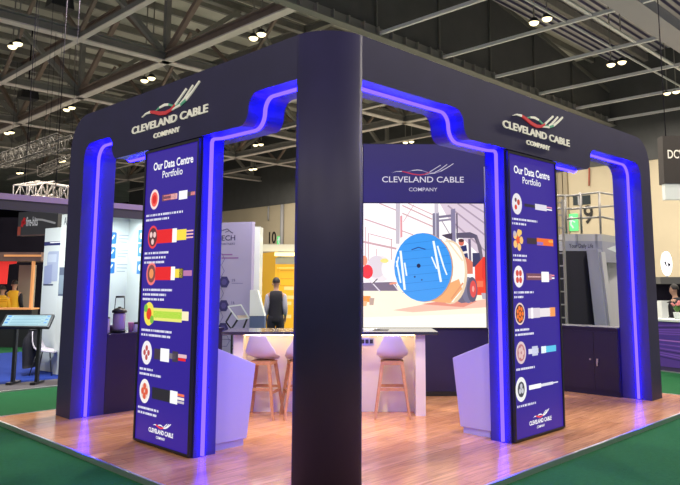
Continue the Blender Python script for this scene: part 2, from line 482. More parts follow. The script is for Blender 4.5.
CAB = {
 'l1': [(.2,.55,.10,MAR,0), (.24,.5,.016,PNK,.03), (.24,.5,.016,PNK,-.03), (.42,.58,.085,lin(240,180,180),0), (.62,.82,.13,WH,0), (.82,1,.07,lin(70,60,90),0), (.9,1,.05,PNK,0)],
 'l2': [(.1,.5,.21,RED,0), (.5,.61,.21,WH,0), (.61,.84,.16,YEL_C,0), (.84,1,.022,lin(250,190,190),.05), (.84,1,.022,lin(250,190,190),0), (.84,1,.022,lin(250,190,190),-.05)],
 'l3': [(.1,.5,.2,RED,0), (.5,.6,.2,WH,0), (.6,.78,.13,YEL_C,0), (.7,.8,.15,lin(50,40,60),0), (.8,1,.08,lin(190,120,170),0)],
 'l4': [(.12,.84,.19,lin(240,235,120),0), (.12,.84,.1,lin(130,205,30),0), (.84,1,.13,lin(255,240,200),0)],
 'l5': [(.2,.36,.16,lin(60,45,60),0), (.36,.58,.19,WH,0), (.58,.74,.08,GRY,0), (.66,.8,.15,lin(60,50,70),0), (.8,1,.05,lin(230,190,200),.02), (.8,.98,.04,RED,-.03)],
 'l6': [(.2,.66,.17,lin(28,24,40),0), (.66,.84,.18,WH,0), (.84,1,.035,lin(250,120,80),.05), (.84,1,.035,lin(250,240,230),0), (.84,1,.035,lin(200,190,200),-.05)],
 'r1': [(.2,.5,.05,lin(30,25,50),0), (.5,.84,.10,lin(225,220,235),0), (.84,1,.022,lin(240,150,180),.02), (.84,1,.022,WH,-.02)],
 'r2': [(.24,.52,.10,lin(50,30,50),0), (.52,1,.12,lin(245,110,40),0), (.52,.7,.05,lin(60,120,230),-.03), (.86,1,.04,lin(250,190,90),.02)],
 'r3': [(.2,.62,.11,MAR,0), (.24,.6,.02,lin(240,190,190),.0), (.62,.84,.17,WH,0), (.84,.92,.10,lin(180,120,150),0), (.92,1,.025,PNK,.025), (.92,1,.025,WH,-.02)],
 'r4': [(.22,.55,.16,lin(225,215,225),0), (.3,.36,.17,WH,0), (.55,.86,.14,lin(240,230,235),0), (.84,1,.15,lin(250,160,90),0)],
 'r5': [(.2,.48,.08,lin(225,225,245),0), (.3,.46,.15,lin(200,205,230),0), (.46,.54,.06,lin(40,40,90),0), (.56,1,.10,lin(90,200,240),0), (.56,.7,.11,WH,0)],
 'r6': [(.2,.52,.07,WH,0), (.52,.86,.045,lin(225,225,240),0), (.86,1,.02,lin(230,230,245),0)]}
def ring(n, r, rr, c, ph=0): return [(r*.86*math.cos(2*PI*i/n+ph), r*math.sin(2*PI*i/n+ph), rr, c) for i in range(n)]
CORES = {
 'l2': ring(3, .052, .034, lin(245,205,200), .5), 'l4': [(-.07,.06,.045,lin(120,190,60)), (.07,-.06,.045,lin(120,190,60))],
 'l5': ring(4, .05, .032, lin(190,80,80)), 'l6': ring(4, .05, .036, lin(225,90,60)),
 'r1': [(-.03,-.04,.03,lin(220,40,30)), (.03,.02,.035,lin(200,60,40)), (-.03,.045,.025,lin(90,50,60))],
 'r2': [(0,0,.048,lin(240,90,40))] + [x for x in ring(5, .085, .045, lin(250,200,120))] + [(-.07,.07,.035,lin(160,170,220)), (.06,.09,.03,lin(250,210,80))],
 'r3': ring(4, .055, .036, lin(215,70,60), .78), 'r4': [(0,0,.03,ORG)] + ring(7, .065, .026, ORG),
 'r5': ring(5, .045, .03, lin(225,190,190)), 'r6': ring(3, .035, .03, lin(200,200,210), PI/2)}
def light_box(fr, a0, a1, rows, lab, titlea, suba):
    """fr a-axis to the right; a0..a1 the width; face 12 mm outside the plane"""
    loc = fr[0] + fr[1]*((a0+a1)/2)
    t = thing('light_box_banner', lab, 'banner', loc, 'light box banners on the stand posts')
    mb = MB()
    b0, b1, w = .012, 3.262, .028
    mb.prism([(a0,b0),(a1,b0),(a1,b1),(a0,b1)], fr[0], fr[1], fr[2], fr[3], -.028, -.004, 0)
    for p in (((a0,b0),(a0+w,b0),(a0+w,b1),(a0,b1)), ((a1-w,b0),(a1,b0),(a1,b1),(a1-w,b1)), ((a0+w,b0),(a1-w,b0),(a1-w,b0+.02),(a0+w,b0+.02)), ((a0+w,b1-w),(a1-w,b1-w),(a1-w,b1),(a0+w,b1))):
        mb.prism(p, fr[0], fr[1], fr[2], fr[3], -.004, .012, 0)
    mb.build('casing', BLACKM, t)
    mb = MB()
    mb.rect(a0+w, b0+.02, a1-w, b1-w, fr, 0, BL)
    ac = (a0+a1)/2
    for kind, b, xs, xe, caps in rows:
        cable_image(mb, fr, kind, xs, b, xe)
        captions(mb, fr, a0+.07, b-.18, caps)
    mb.text('CLEVELAND CABLE', fr, ac, .165, .062, .0012, WH, bold=.03, width=.5)
    mb.text('COMPANY', fr, ac, .105, .038, .0012, WH, bold=.02, width=.18)
    emblem(mb, fr, ac+.02, .245, .36, .0012, (WH, lin(240,60,70), lin(240,240,240)), thin=1.5)
    mb.text('Our Data Centre', fr, titlea, 3.055, .125, .0012, WH, bold=.022, width=.83)
    mb.text('Portfolio', fr, suba, 2.945, .115, .0012, WH, bold=.004, width=.42)
    mb.build('graphic_panel', BACKLIT, t)
rowsL = [('l1', 2.68, -2.885, -2.045, (.78,.5)), ('l2', 2.25, -2.885, -2.055, (.52,.46,.44)), ('l3', 1.84, -2.885, -2.055, (.62,.5,.46)), ('l4', 1.395, -2.90, -2.09, (.66,.62)), ('l5', .97, -2.915, -2.10, (.3,.46)), ('l6', .555, -2.925, -2.12, (.44,.40))]
rowsR = [('r1', 2.655, 3.013, 3.83, (.56,.3)), ('r2', 2.235, 3.01, 3.83, (.30,.28)), ('r3', 1.815, 3.007, 3.83, (.44,.2)), ('r4', 1.394, 3.01, 3.82, (.30,.4)), ('r5', .961, 3.01, 3.81, (.40,)), ('r6', .56, 2.99, 3.83, (.40,))]
light_box(frL, -3.125, -1.985, rowsL, 'tall backlit blue banner of red and yellow cable pictures, left of the corner column', -2.52, -2.52)
light_box(frR, 2.83, 3.955, rowsR, 'tall backlit blue banner of cable pictures on the right-hand post', 3.38, 3.36)

# ------------------------------------------------------------------ lecterns behind the posts
LECT = mat('lectern_laminate', (.52, .48, .58), .4)
def lectern(base, U, N, lab):
    """profile in (N depth, z) extruded along U"""
    t = thing('lectern', lab, 'lectern', base, 'lecterns behind the banner posts')
    prof = [(.02, .07), (.43, .07), (.53, .85), (0, 1.06), (0, .07)]
    mb = MB(); mb.prism(prof, base, N, Z_, U, 0, .95); bevel(mb.build('body', LECT, t), .006)
    mb = MB(); mb.prism([(.03, 0), (.40, 0), (.40, .07), (.03, .07)], base, N, Z_, U, .02, .93); mb.build('plinth', LECT, t)
    mb = MB(); a = V((0,0,1.06)); d = (N*.53 - Z_*.21).normalized(); nn = (N*.21+Z_*.53).normalized()
    o_ = base + Z_*1.06
    mb.prism([(.08,.1),(.5,.1),(.5,.85),(.08,.85)], o_, d, U, nn, -.004, .008); mb.build('touch_panel', BLACKM, t)
lectern(V((.315, 2.045, 0)), Y_, X_, 'white sloping-top lectern glowing violet behind the left banner post')
lectern(V((2.876, .33, 0)), X_, Y_, 'white sloping-top lectern glowing lilac behind the right banner post')

# ------------------------------------------------------------------ low cupboards at the stand's two ends
t = thing('low_cupboard', 'long navy low wall unit running back from the far left column', 'cupboard', (.46, 4.80, 0))
MB().box((.455, 4.80, 0), (2.3, 5.2, 1.02)).build('body', NAVY_CAB, t)
MB().box((.455, 4.785, 1.02), (2.32, 5.22, 1.05)).build('top', NAVY_CAB, t)
d = MB().box((.95, 4.79, .08), (1.6, 4.80, .98)).build('door', NAVY_CAB, t)
MB().cyl((1.05, 4.79, .54), (1.05, 4.765, .54), .014, n=10).build('lock', ALU, d)
t = thing('low_cupboard', 'long navy low wall unit with silver lock handle beside the far right column', 'cupboard', (6.6, .46, 0))
MB().box((6.60, .455, 0), (7.03, 2.2, 1.02)).build('body', NAVY_CAB, t)
MB().box((6.585, .455, 1.02), (7.04, 2.22, 1.05)).build('top', NAVY_CAB, t)
d = MB().box((6.59, .86, .08), (6.60, 1.6, .98)).build('door', NAVY_CAB, t)
d2 = MB().box((6.59, .47, .08), (6.60, .855, .98)).build('door', NAVY_CAB, t)
h = MB(); h.box((6.578, .79, .50), (6.59, .815, .56)); h.box((6.565, .795, .45), (6.58, .81, .54)); h.build('handle', ALU, d2)
MB().cyl((6.59, .92, .545), (6.572, .92, .545), .014, n=10).build('lock', ALU, d)

# ------------------------------------------------------------------ bar counter
S2 = math.sqrt(.5)
ND, DD = V((S2, S2, 0)), V((S2, -S2, 0))       # away from the corner / to the right
def nd(n, d, z=0): return ND*n + DD*d + Z_*z
MN = Matrix((( S2, S2, 0, 0), (S2, -S2, 0, 0), (0, 0, 1, 0), (0, 0, 0, 1)))   # (n,d,z) -> world
bar_ = thing('bar_counter', 'long white-panelled bar counter with dark glossy top and warm under-lighting', 'counter', nd(3.6, -.08))
o = MB().box((3.50, -1.50, 1.055), (4.25, 1.37, 1.095), M=MN).build('worktop', TOPMAT, bar_); bevel(o, .004)
for d0, d1 in ((-1.355, -1.225), (1.07, 1.20)):
    MB().box((3.58, d0, 0), (4.15, d1, 1.055), M=MN).build('end_panel', WHITE_LAM, bar_)
MB().box((3.90, -1.225, 0), (3.96, 1.07, 1.055), M=MN).build('front_panel', WHITE_LAM, bar_)
MB().box((3.70, -1.22, 1.035), (3.74, 1.065, 1.055), M=MN).build('light_strip', WARM, bar_, 'warm white light strip under the worktop')
so = MB().box((3.885, .33, .885), (3.90, .53, .985), M=MN).build('socket_plate', ALU, bar_)
sm = MB()
for k in range(3): sm.box((3.882, .347+k*.06, .91), (3.885, .392+k*.06, .965), M=MN)
sm.build('socket', BLACK, so)
for i, (n_, d_, rz, lab) in enumerate(((3.95, .50, .2, 'white leaflet lying flat on the bar top beside the corner column'), (3.85, .62, -.1, 'dark leaflet lying flat on the bar top right of the white one'))):
    M_ = Matrix.Translation(nd(n_, d_, 1.0955)) @ Matrix.Rotation(-PI/4+rz, 4, 'Z')
    tag(MB().box((-.105, -.15, 0), (.105, .15, .002), M=M_).build('leaflet', [PANELW, BLACK][i]), lab, 'leaflet')

# ------------------------------------------------------------------ bar stools
def make_stool():
    t = thing('bar_stool', '', 'bar stool', (0,0,0), 'white shell bar stools at the counter')
    rows = [(.20,.715,.150,0,0),(.19,.735,.17,0,.005),(.12,.752,.195,0,.015),(.02,.748,.208,0,.035),(-.08,.752,.212,.01,.05),(-.15,.78,.214,.04,.05),(-.19,.835,.208,.07,.035),(-.21,.90,.178,.06,.012),(-.225,.97,.148,.04,.004),(-.235,1.02,.126,.025,0),(-.24,1.05,.112,.02,.004),(-.24,1.056,.108,.02,.004)]
    mb = MB(); nu = 12
    for (y, z, w, fwd, lift) in rows:
        for i in range(nu+1):
            s_ = -1+2*i/nu; mb.v.append(V((w*s_, y+fwd*s_*s_, z+lift*s_*s_)))
    for j in range(len(rows)-1):
        for i in range(nu):
            a = j*(nu+1)+i; mb.face((a, a+1, a+nu+2, a+nu+1), 0, None, True)
    o = mb.build('seat_shell', SHELL, t)
    sd = o.modifiers.new('solid', 'SOLIDIFY'); sd.thickness = .016; sd.offset = -1
    sb = o.modifiers.new('sub', 'SUBSURF'); sb.levels = 1; sb.render_levels = 1
    mb = MB(); mb.box((-.15,-.15,.675), (.15,-.12,.715)); mb.box((-.15,.12,.675), (.15,.15,.715)); mb.box((-.15,-.12,.675), (-.12,.12,.715)); mb.box((.12,-.12,.675), (.15,.12,.715)); mb.box((-.12,-.12,.70),(.12,.12,.728))
    mb.build('seat_frame', TIMBER, t)
    for sx in (-1, 1):
        for sy in (-1, 1):
            mb = MB(); p, q = V((sx*.125, sy*.125, .71)), V((sx*.225, sy*.215, 0))
            a0, a1 = .021, .014
            vs_ = [p+V((dx*a0, dy*a0, 0)) for dx, dy in ((-1,-1),(1,-1),(1,1),(-1,1))] + [q+V((dx*a1, dy*a1, 0)) for dx, dy in ((-1,-1),(1,-1),(1,1),(-1,1))]
            mb.add(vs_, [(0,1,2,3),(7,6,5,4),(0,4,5,1),(1,5,6,2),(2,6,7,3),(3,7,4,0)])
            mb.build('leg', TIMBER, t)
    f = lambda z: (.125+(.71-z)/.71*.10, .125+(.71-z)/.71*.09)
    for sy in (-1, 1):
        z = .37; fx, fy = f(z); MB().bar((-fx, sy*fy, z), (fx, sy*fy, z), .02, .036).build('foot_rail', TIMBER, t)
    for sx in (-1, 1):
        z = .33; fx, fy = f(z); MB().bar((sx*fx, -fy, z), (sx*fx, fy, z), .02, .036).build('foot_rail', TIMBER, t)
    return t
st = make_stool()
# local +y is the way a sitter faces; rotate onto ND (45 deg from +Y towards +X = -45 deg)
st.location = nd(3.56, .755); st.rotation_euler = (0, 0, math.radians(-47))
st['label'] = 'white shell bar stool with four wooden legs, right of the corner column'
clone(st, nd(3.56, -.955), math.radians(-58), 'white shell bar stool beside the left lectern')
clone(st, nd(3.56, -.465), math.radians(-32), 'white shell bar stool half hidden by the left edge of the corner column')

# ------------------------------------------------------------------ screen wall with LED screen
wall = thing('screen_wall', 'tall navy display wall behind the bar carrying the company name', 'display wall', nd(5.19, 1.37))
w0, w1, wn = .385, 2.37, 5.18
WALLN = mat('navy_display_wall', (.014, .010, .062), .45)
MB().box((wn, w0, 0), (wn+.3, w1, 3.98), M=MN).build('wall_panel', WALLN, wall)
MB().box((wn-.012, w0, 0), (wn, w1, .07), M=MN).build('skirting', BLACK, wall)
frW = (nd(wn, 0), DD, Z_, -ND)
mb = MB()
NB = lin(32, 22, 96)
mb.rect(w0+.02, 3.015, w1-.01, 3.965, frW, .022, NB)
mb.text('CLEVELAND CABLE', frW, 1.36, 3.385, .135, .0235, lin(215,210,225), bold=.006, width=1.32)
mb.text('COMPANY', frW, 1.36, 3.225, .085, .0235, lin(200,195,215), bold=.004, width=.46)
emblem(mb, frW, 1.36, 3.56, 1.0, .0235, (lin(205,200,215), lin(190,40,70), lin(150,140,180)), thin=.55)
mb.build('header_graphic', BACKLIT, wall)
scr = thing('led_screen', 'large bright screen showing a blue cable drum and red forklift', 'screen', nd(wn, 1.37, 1.04))
MB().box((wn-.03, .39, 1.03), (wn-.002, 2.345, 3.012), M=MN).build('casing', BLACKM, scr)
MB().box((wn-.04, 2.345, 1.03), (wn-.002, 2.375, 3.6), M=MN).build('edge_trim', ALU, scr)
mb = MB()
sa0, sa1, sb0, sb1 = .402, 2.335, 1.045, 3.0
lay = [0]
def P(x, y): return (sa0+(x-363)/121.5*(sa1-sa0), sb1-(y-204)/124*(sb1-sb0))
def clip(pts):
    for ax, lo, hi in ((0, sa0, sa1), (1, sb0, sb1)):
        for lim, sg in ((lo, 1), (hi, -1)):
            out = []
            for i in range(len(pts)):
                a, b = pts[i], pts[(i+1) % len(pts)]
                ia, ib = (a[ax]-lim)*sg >= 0, (b[ax]-lim)*sg >= 0
                if ia: out.append(a)
                if ia != ib:
                    k_ = (lim-a[ax])/(b[ax]-a[ax]); out.append((a[0]+(b[0]-a[0])*k_, a[1]+(b[1]-a[1])*k_))
            pts = out
            if len(pts) < 3: return None
    return pts
def pp(pts, c):
    lay[0] += 1
    q = clip([P(*p) for p in pts])
    if q: mb.poly(q, frW, .031+.00012*lay[0], lin(*c))
def pl(p, q, w, c):
    dx, dy = q[0]-p[0], q[1]-p[1]; l = math.hypot(dx, dy); nx, ny = -dy/l*w/2, dx/l*w/2
    pp([(p[0]+nx,p[1]+ny),(q[0]+nx,q[1]+ny),(q[0]-nx,q[1]-ny),(p[0]-nx,p[1]-ny)], c)
def pe(x, y, rx, ry, c, rot=0, n=28):
    ca, sa = math.cos(rot), math.sin(rot)
    pp([(x+rx*math.cos(2*PI*i/n)*ca-ry*math.sin(2*PI*i/n)*sa, y+rx*math.cos(2*PI*i/n)*sa+ry*math.sin(2*PI*i/n)*ca) for i in range(n)], c)
pp([(363,204),(485,204),(485,329),(363,329)], (252,246,244))
pp([(440,204),(485,204),(485,262),(463,240),(446,215)], (214,196,208))
for a, b in (((448,206),(485,236)), ((458,204),(485,224)), ((470,204),(485,213)), ((452,222),(485,252))): pl(a, b, 1.6, (170,150,165))
for a, b, w in (((379,204),(396,211),1.2), ((364,220),(396,231),1.3), ((402,232),(413,236),1), ((363,243),(396,250),2), ((402,206),(432,220),1.3), ((402,214),(434,228),1.3), ((408,204),(434,216),1), ((403,223),(414,205),.7), ((368,234),(368,262),.9), ((391,240),(391,268),1), ((369,235),(392,241),.8), ((365,228),(365,260),.8), ((376,250),(376,266),.7)):
    pl(a, b, w, (205,165,165))
pp([(395.5,204),(400,204),(399,245),(395.5,245)], (196,186,192)); pp([(400,217),(402,216),(402,238),(400,239)], (225,150,150))
# floor of the warehouse
pp([(363,288),(485,284),(485,329),(363,329)], (255,240,214))
pp([(363,318),(485,314),(485,329),(363,329)], (255,250,232))
pp([(392,311),(425,305),(470,302),(485,300),(485,308),(440,311),(412,313)], (240,190,168)); pp([(420,305),(452,300),(476,302),(462,308)], (225,140,120))
# small drums at left
pe(380,270,12,13,(235,225,225)); pe(376,268,9.5,11,(222,210,214)); pe(388,270,7,10,(240,236,236)); pe(367,273,5.5,7,(235,45,25)); pe(364,262,3,5,(240,150,110)); pe(384,262,4,2.2,(240,225,120))
pp([(363,284),(394,283),(398,292),(363,292)], (120,105,120)); pl((368,280),(380,293),1.2,(225,215,220)); pl((372,285),(377,280),1,(60,50,60)); pl((392,284),(398,292),1.2,(225,215,220)); pl((389,285),(396,284),2,(235,150,120))
pp([(363,297),(370,297),(371,303),(363,303)], (250,150,40)); pp([(369,299),(374,299),(373,306),(369,306)], (190,160,140)); pp([(363,302),(367,302),(366,307),(363,307)], (240,180,120))
# forklift
pp([(432.5,214),(439,213),(439,245),(432.5,245)], (128,122,140)); pl((435.6,204),(435.6,246),1.2,(190,186,200)); pp([(439,216.5),(452,215),(452,217.5),(439,219)], (120,112,130)); pp([(439,220.5),(452,219),(452,221),(439,222.5)], (140,132,150)); pp([(434.5,204),(438.5,204),(438.5,214),(434.5,214)], (200,192,200))
pp([(451,210),(455.5,209),(455.5,255),(451,255)], (132,124,150)); pl((457,214),(457,240),1.4,(80,72,86))
pl((442,222),(450,236),.9,(150,140,150))
pp([(441,236),(452,234),(452,241),(446,239)], (75,65,75))
pp([(456,234),(470,233),(477,236),(481,248),(478,248),(474,239),(456,239)], (92,84,98))
pp([(476,236),(481,247),(483,262),(480,262),(477,247)], (110,100,112))
pe(461,243.5,2.8,3.4,(214,110,80)); pe(461,241.5,2.8,1.8,(90,50,40))
pp([(458,248),(466,246),(468,262),(460,264)], (44,50,96)); pl((462,254),(467,253),2.2,(235,225,220))
pp([(468,240),(470.5,240),(471,270),(468.5,270)], (110,100,120)); pp([(472,254),(479,254),(481,268),(472,268)], (60,60,90))
pp([(474,268),(482,259),(485,260),(485,296),(474,296)], (234,72,36)); pp([(482,258),(485,258),(485,285),(481,278)], (225,52,30)); pp([(465,258),(472,263),(472,275),(465,275)], (216,120,90))
pp([(476,282),(482,282),(482,288),(476,288)], (250,120,80))
pp([(452,296),(474,286),(474,302),(460,304),(452,300)], (110,102,120))
pe(467,291,6.5,13,(120,116,140)); pe(471,290.5,5.2,12.5,(92,88,108)); pe(472,290,3.3,8.5,(222,80,70)); pe(472,290,1.2,3,(240,160,150))
pp([(480,294),(485,294),(485,300),(481,300)], (180,170,180))
# the drum: far flange, barrel, blue near flange
pe(449,273,17.5,32,(232,206,170)); pe(449,272,15,29,(250,244,232))
pp([(430,240),(447,243),(462,262),(463,284),(452,303),(432,301)], (252,244,228)); pp([(440,288),(458,280),(461,290),(449,304),(428,302)], (236,170,110))
pl((446,240),(462,262),1.5,(235,215,180)); pl((450,300),(462,284),1.6,(225,150,100))
pe(424,268.5,28.5,34.5,(205,150,110)); pe(422.5,268.3,28.8,34.3,(58,150,232))
for k in range(7):
    y = 243+k*8; hw = 28.8*math.sqrt(max(0, 1-((y-268.3)/34.3)**2))*.97
    pl((422.5-hw, y+2.5), (422.5+hw, y-2.5), .5, (40,124,208))
pe(418,267,1.9,2.1,(16,24,60)); pe(414,278,.9,.9,(30,60,120)); pe(421,281,.8,.8,(30,60,120)); pl((411,251),(418,248.5),1,(26,60,130)); pl((418,248.5),(425,250.5),1,(26,60,130))
for a, b, w in (((400,252),(404,291),2.2), ((396,262),(400,284),1.6), ((404,264),(406,277),1.5), ((398,258),(396,268),1.4), ((433,242),(440,283),2.2), ((437,247),(443,268),1.6), ((443,268),(446,276),1.4), ((431,258),(436,270),1.4)):
    pl(a, b, w, (238,246,252))
mb.build('picture', SCREEN, scr)

# ================================================================== PEOPLE
def skin_mesh(name, verts, edges, radii, mats, parent, root=0, levels=1, label=None):
    me = bpy.data.meshes.new(name); me.from_pydata([tuple(v) for v in verts], edges, [])
    ob = bpy.data.objects.new(name, me); COL.objects.link(ob)
    sk = ob.modifiers.new('skin', 'SKIN'); sk.use_smooth_shade = True
    lay_ = me.skin_vertices[0].data if len(me.skin_vertices) else None
    if lay_ is None:
        bm_ = bmesh.new(); bm_.from_mesh(me); bm_.verts.layers.skin.verify(); bm_.to_mesh(me); bm_.free(); lay_ = me.skin_vertices[0].data
    for i, r in enumerate(radii):
        lay_[i].radius = (r, r) if not isinstance(r, tuple) else r
        lay_[i].use_root = (i == root)
    sb = ob.modifiers.new('sub', 'SUBSURF'); sb.levels = levels; sb.render_levels = levels
    dg = bpy.context.evaluated_depsgraph_get(); dg.update()
    nm = bpy.data.meshes.new_from_object(ob.evaluated_get(dg))
    bpy.data.objects.remove(ob); bpy.data.meshes.remove(me)
    nm.materials.clear(); nm.materials.append(mats)
    for p in nm.polygons: p.use_smooth = True
    o = bpy.data.objects.new(name, nm); COL.objects.link(o); o.parent = parent
    if label: o['label'] = label
    return o
def person(loc, rz, lab, H=1.78, top=(.02,.02,.03), sleeves=None, legs=(.012,.012,.02), hair=True, sit=False, arm_bend=.25):
    """local +y is the facing direction, feet on z=0"""
    k = H/1.78
    t = thing('person', lab, 'person', loc, None, rz)
    S = lambda *p: V(p)*k
    hip = .93 if not sit else .5
    dz = hip-.93
    v = []; e_ = []; r = []
    def n(p, rad, par=None):
        v.append(V(p)*k); r.append((rad[0]*k, rad[1]*k) if isinstance(rad, tuple) else rad*k)
        if par is not None: e_.append((par, len(v)-1))
        return len(v)-1
    pel = n((0,0,hip), (.155,.115)); ab = n((0,.005,hip+.17), (.14,.105), pel); ch = n((0,0,hip+.36), (.165,.12), ab)
    up_ = n((0,-.01,hip+.49), (.13,.10), ch); nk = n((0,.0,hip+.57), .058, up_); nk2 = n((0,.015,hip+.63), .055, nk)
    hd = n((0,.035,hip+.70), (.075,.088), nk2); hd2 = n((0,.03,hip+.79), (.078,.094), hd); n((0,.02,hip+.845), (.045,.055), hd2)
    n((0,.13,hip+.715), .013, hd)        # nose
    hands = []; armids = []
    for s_ in (-1, 1):
        sh = n((s_*.165,-.01,hip+.475), .062, up_); el = n((s_*.205,-.03,hip+.20), .043, sh)
        wr = n((s_*.215,.02+arm_bend*.5,hip-.02+arm_bend*.3), .029, el); pa = n((s_*.215,.04+arm_bend*.6,hip-.09+arm_bend*.35), (.036,.022), wr)
        armids.append((sh, el, wr)); dy = .02
        for q in range(4):
            kn = n((s_*.212+(0), .015+q*.02+arm_bend*.62, hip-.135+arm_bend*.36-(.004 if q in (1,2) else 0)), .0095, pa)
            n((s_*.206, .02+q*.019+arm_bend*.64, hip-.175+arm_bend*.37-(.008 if q in (1,2) else 0)), .008, kn)
        th = n((s_*.198, .075+arm_bend*.6, hip-.10+arm_bend*.35), .011, pa); n((s_*.192, .088+arm_bend*.6, hip-.135+arm_bend*.35), .009, th)
        if not sit:
            a = n((s_*.09,0,hip-.10), .088, pel); b = n((s_*.10,.015,.50), .06, a); c = n((s_*.105,-.01,.09), .042, b); n((s_*.115,.13,.035), .035, c)
        else:
            a = n((s_*.10,.10,hip-.02), .088, pel); b = n((s_*.12,.46,hip+.02), .06, a); c = n((s_*.12,.44,.09), .042, b); n((s_*.125,.58,.035), .035, c)
    skin_mesh('body', v, e_, r, SKIN, t)
    TOPM = mat('cloth_%.2f_%.2f_%.2f' % tuple(top), top, .85); LEGM = mat('cloth_%.2f_%.2f_%.2f' % tuple(legs), legs, .85)
    # torso garment
    gv = [V((0,0,hip-.15)), V((0,0,hip-.11)), V((0,.005,hip+.17)), V((0,0,hip+.36)), V((0,-.01,hip+.50)), V((0,0,hip+.575))]
    gr = [(.18,.15),(.185,.155),(.175,.145),(.192,.158),(.16,.14),(.08,.08)]
    ge = [(0,1),(1,2),(2,3),(3,4),(4,5)]
    for s_ in (-1, 1): gv.append(V((s_*.125,-.01,hip+.465))); gr.append((.10,.11)); ge.append((4,len(gv)-1))
    if sleeves is None:
        for s_ in (-1, 1):
            b = len(gv); gv += [V((s_*.165,-.01,hip+.475)), V((s_*.205,-.03,hip+.20)), V((s_*.215,.02+arm_bend*.45,hip+arm_bend*.27))]
            gr += [.085,.064,.05]; ge += [(3,b),(b,b+1),(b+1,b+2)]
    skin_mesh('jacket' if sleeves is None else 'waistcoat', [p*k for p in gv], ge, [tuple(x*k for x in a) if isinstance(a, tuple) else a*k for a in gr], TOPM, t)
    if sleeves is not None:
        SM = mat('cloth_%.2f_%.2f_%.2f' % tuple(sleeves), sleeves, .85)
        for s_ in (-1, 1):
            gv = [V((s_*.15,-.01,hip+.49)), V((s_*.168,-.01,hip+.46)), V((s_*.205,-.03,hip+.20)), V((s_*.215,.02+arm_bend*.45,hip+arm_bend*.27))]
            skin_mesh('sleeve', [p*k for p in gv], [(0,1),(1,2),(2,3)], [.07*k,.08*k,.064*k,.05*k], SM, t)
    gv = [V((0,0,hip+.02)), V((0,0,hip+.14))]; gr = [(.18,.15),(.165,.14)]; ge = [(0,1)]
    for s_ in (-1, 1):
        b = len(gv)
        if not sit: gv += [V((s_*.095,0,hip-.12)), V((s_*.102,.012,.50)), V((s_*.107,-.005,.07))]
        else: gv += [V((s_*.10,.12,hip-.02)), V((s_*.12,.46,hip+.02)), V((s_*.12,.44,.09))]
        gr += [.118,.09,.078]; ge += [(0,b),(b,b+1),(b+1,b+2)]
    skin_mesh('trousers', [p*k for p in gv], ge, [tuple(x*k for x in a) if isinstance(a, tuple) else a*k for a in gr], LEGM, t)
    for s_ in (-1, 1):
        y0 = 0 if not sit else .45
        mb_ = MB(); prof = [(-.045,-.06),(-.035,-.08),(.035,-.08),(.045,-.06),(.05,.10),(.035,.17),(0,.19),(-.035,.17),(-.05,.10)]
        mb_.prism([(a*k+s_*.11*k, (b+y0)*k) for a, b in prof], t.location, X_, Y_, Z_, 0, .075*k)
        mb_.build('shoe', BLACK, t)
    if hair:
        mb_ = MB(); c = V((0, .015, hip+.775))*k
        o_ = len(mb_.v); nu, nv = 14, 7
        for j in range(nv+1):
            ph = j/nv*PI*.56
            for i in range(nu):
                th = 2*PI*i/nu; rr = 1.0 + (.0 if math.sin(th) < .3 else -.06)
                zz = math.cos(ph)*.108; sc = math.sin(ph)
                mb_.v.append(t.location + c + V((.088*sc*math.cos(th), .102*sc*math.sin(th)*rr, max(zz, -.02 if math.sin(th) < .2 else .045)))*k)
        for j in range(nv):
            for i in range(nu):
                i2 = (i+1) % nu; mb_.face((j*nu+i, (j+1)*nu+i, (j+1)*nu+i2, j*nu+i2), 0, None, True)
        mb_.build('hair', HAIR, t)
    # eyes, mouth, ears
    mb_ = MB()
    for s_ in (-1, 1): mb_.lathe([(.001,-.009),(.009,0),(.001,.009)], t.location + V((s_*.031, .118, hip+.735))*k, 8)
    mb_.build('eye', BLACK, t)
    mb_ = MB()
    for s_ in (-1, 1): mb_.lathe([(.004,-.028),(.013,-.005),(.015,.012),(.004,.028)], t.location + V((s_*.083, .02, hip+.725))*k, 8)
    mb_.build('ear', SKIN, t)
    return t
def ground(p, z=G): return V((p.x, p.y, z))

# ================================================================== NEIGHBOURING STAND, LEFT
struct('floor_carpet_blue', MB().box((-12, 8.06, G), (4.6, 14.6, G+.012)), CARPET_B)
struct('trim_4', MB().box((-12, 8.03, G), (4.6, 8.09, G+.02)), ALU)
struct('floor_carpet_grey', MB().box((-2, 8.1, G), (3.2, 8.9, G+.018)), GREYCARPET)

sh = thing('shell_stand', 'white walled neighbouring stand with dark fascia and violet-lit top rail', 'exhibition stand', (2.5, 9, G))
m_v = mat('violet_lit_rail', (.28, .20, .42), .5)  # purple light falling on the top rail, painted as its base colour
fa = MB(); fa.box((-6, 8.06, 2.95), (3.95, 8.12, 3.12)); fa.build('fascia', mat('dark_fascia', (.035,.03,.06), .6), sh)
fa = MB(); fa.box((-6, 8.05, 3.12), (3.97, 8.13, 3.22)); fa.build('top_rail', m_v, sh)
MB().bar((3.9, 8.09, G), (3.9, 8.09, 3.1), .05, .05).build('upright', ALU, sh)
wl = MB(); wl.box((2.6, 10.5, G), (3.66, 10.56, 3.19)); wl.build('wall_panel', PANELW, sh)
wl = MB(); wl.box((3.62, 8.9, G), (3.68, 10.5, 3.19)); wl.build('wall_panel', PANELW, sh)
MB().box((2.6, 9.3, 3.19), (3.9, 10.56, 3.25)).build('ceiling_panel', GREYM, sh)
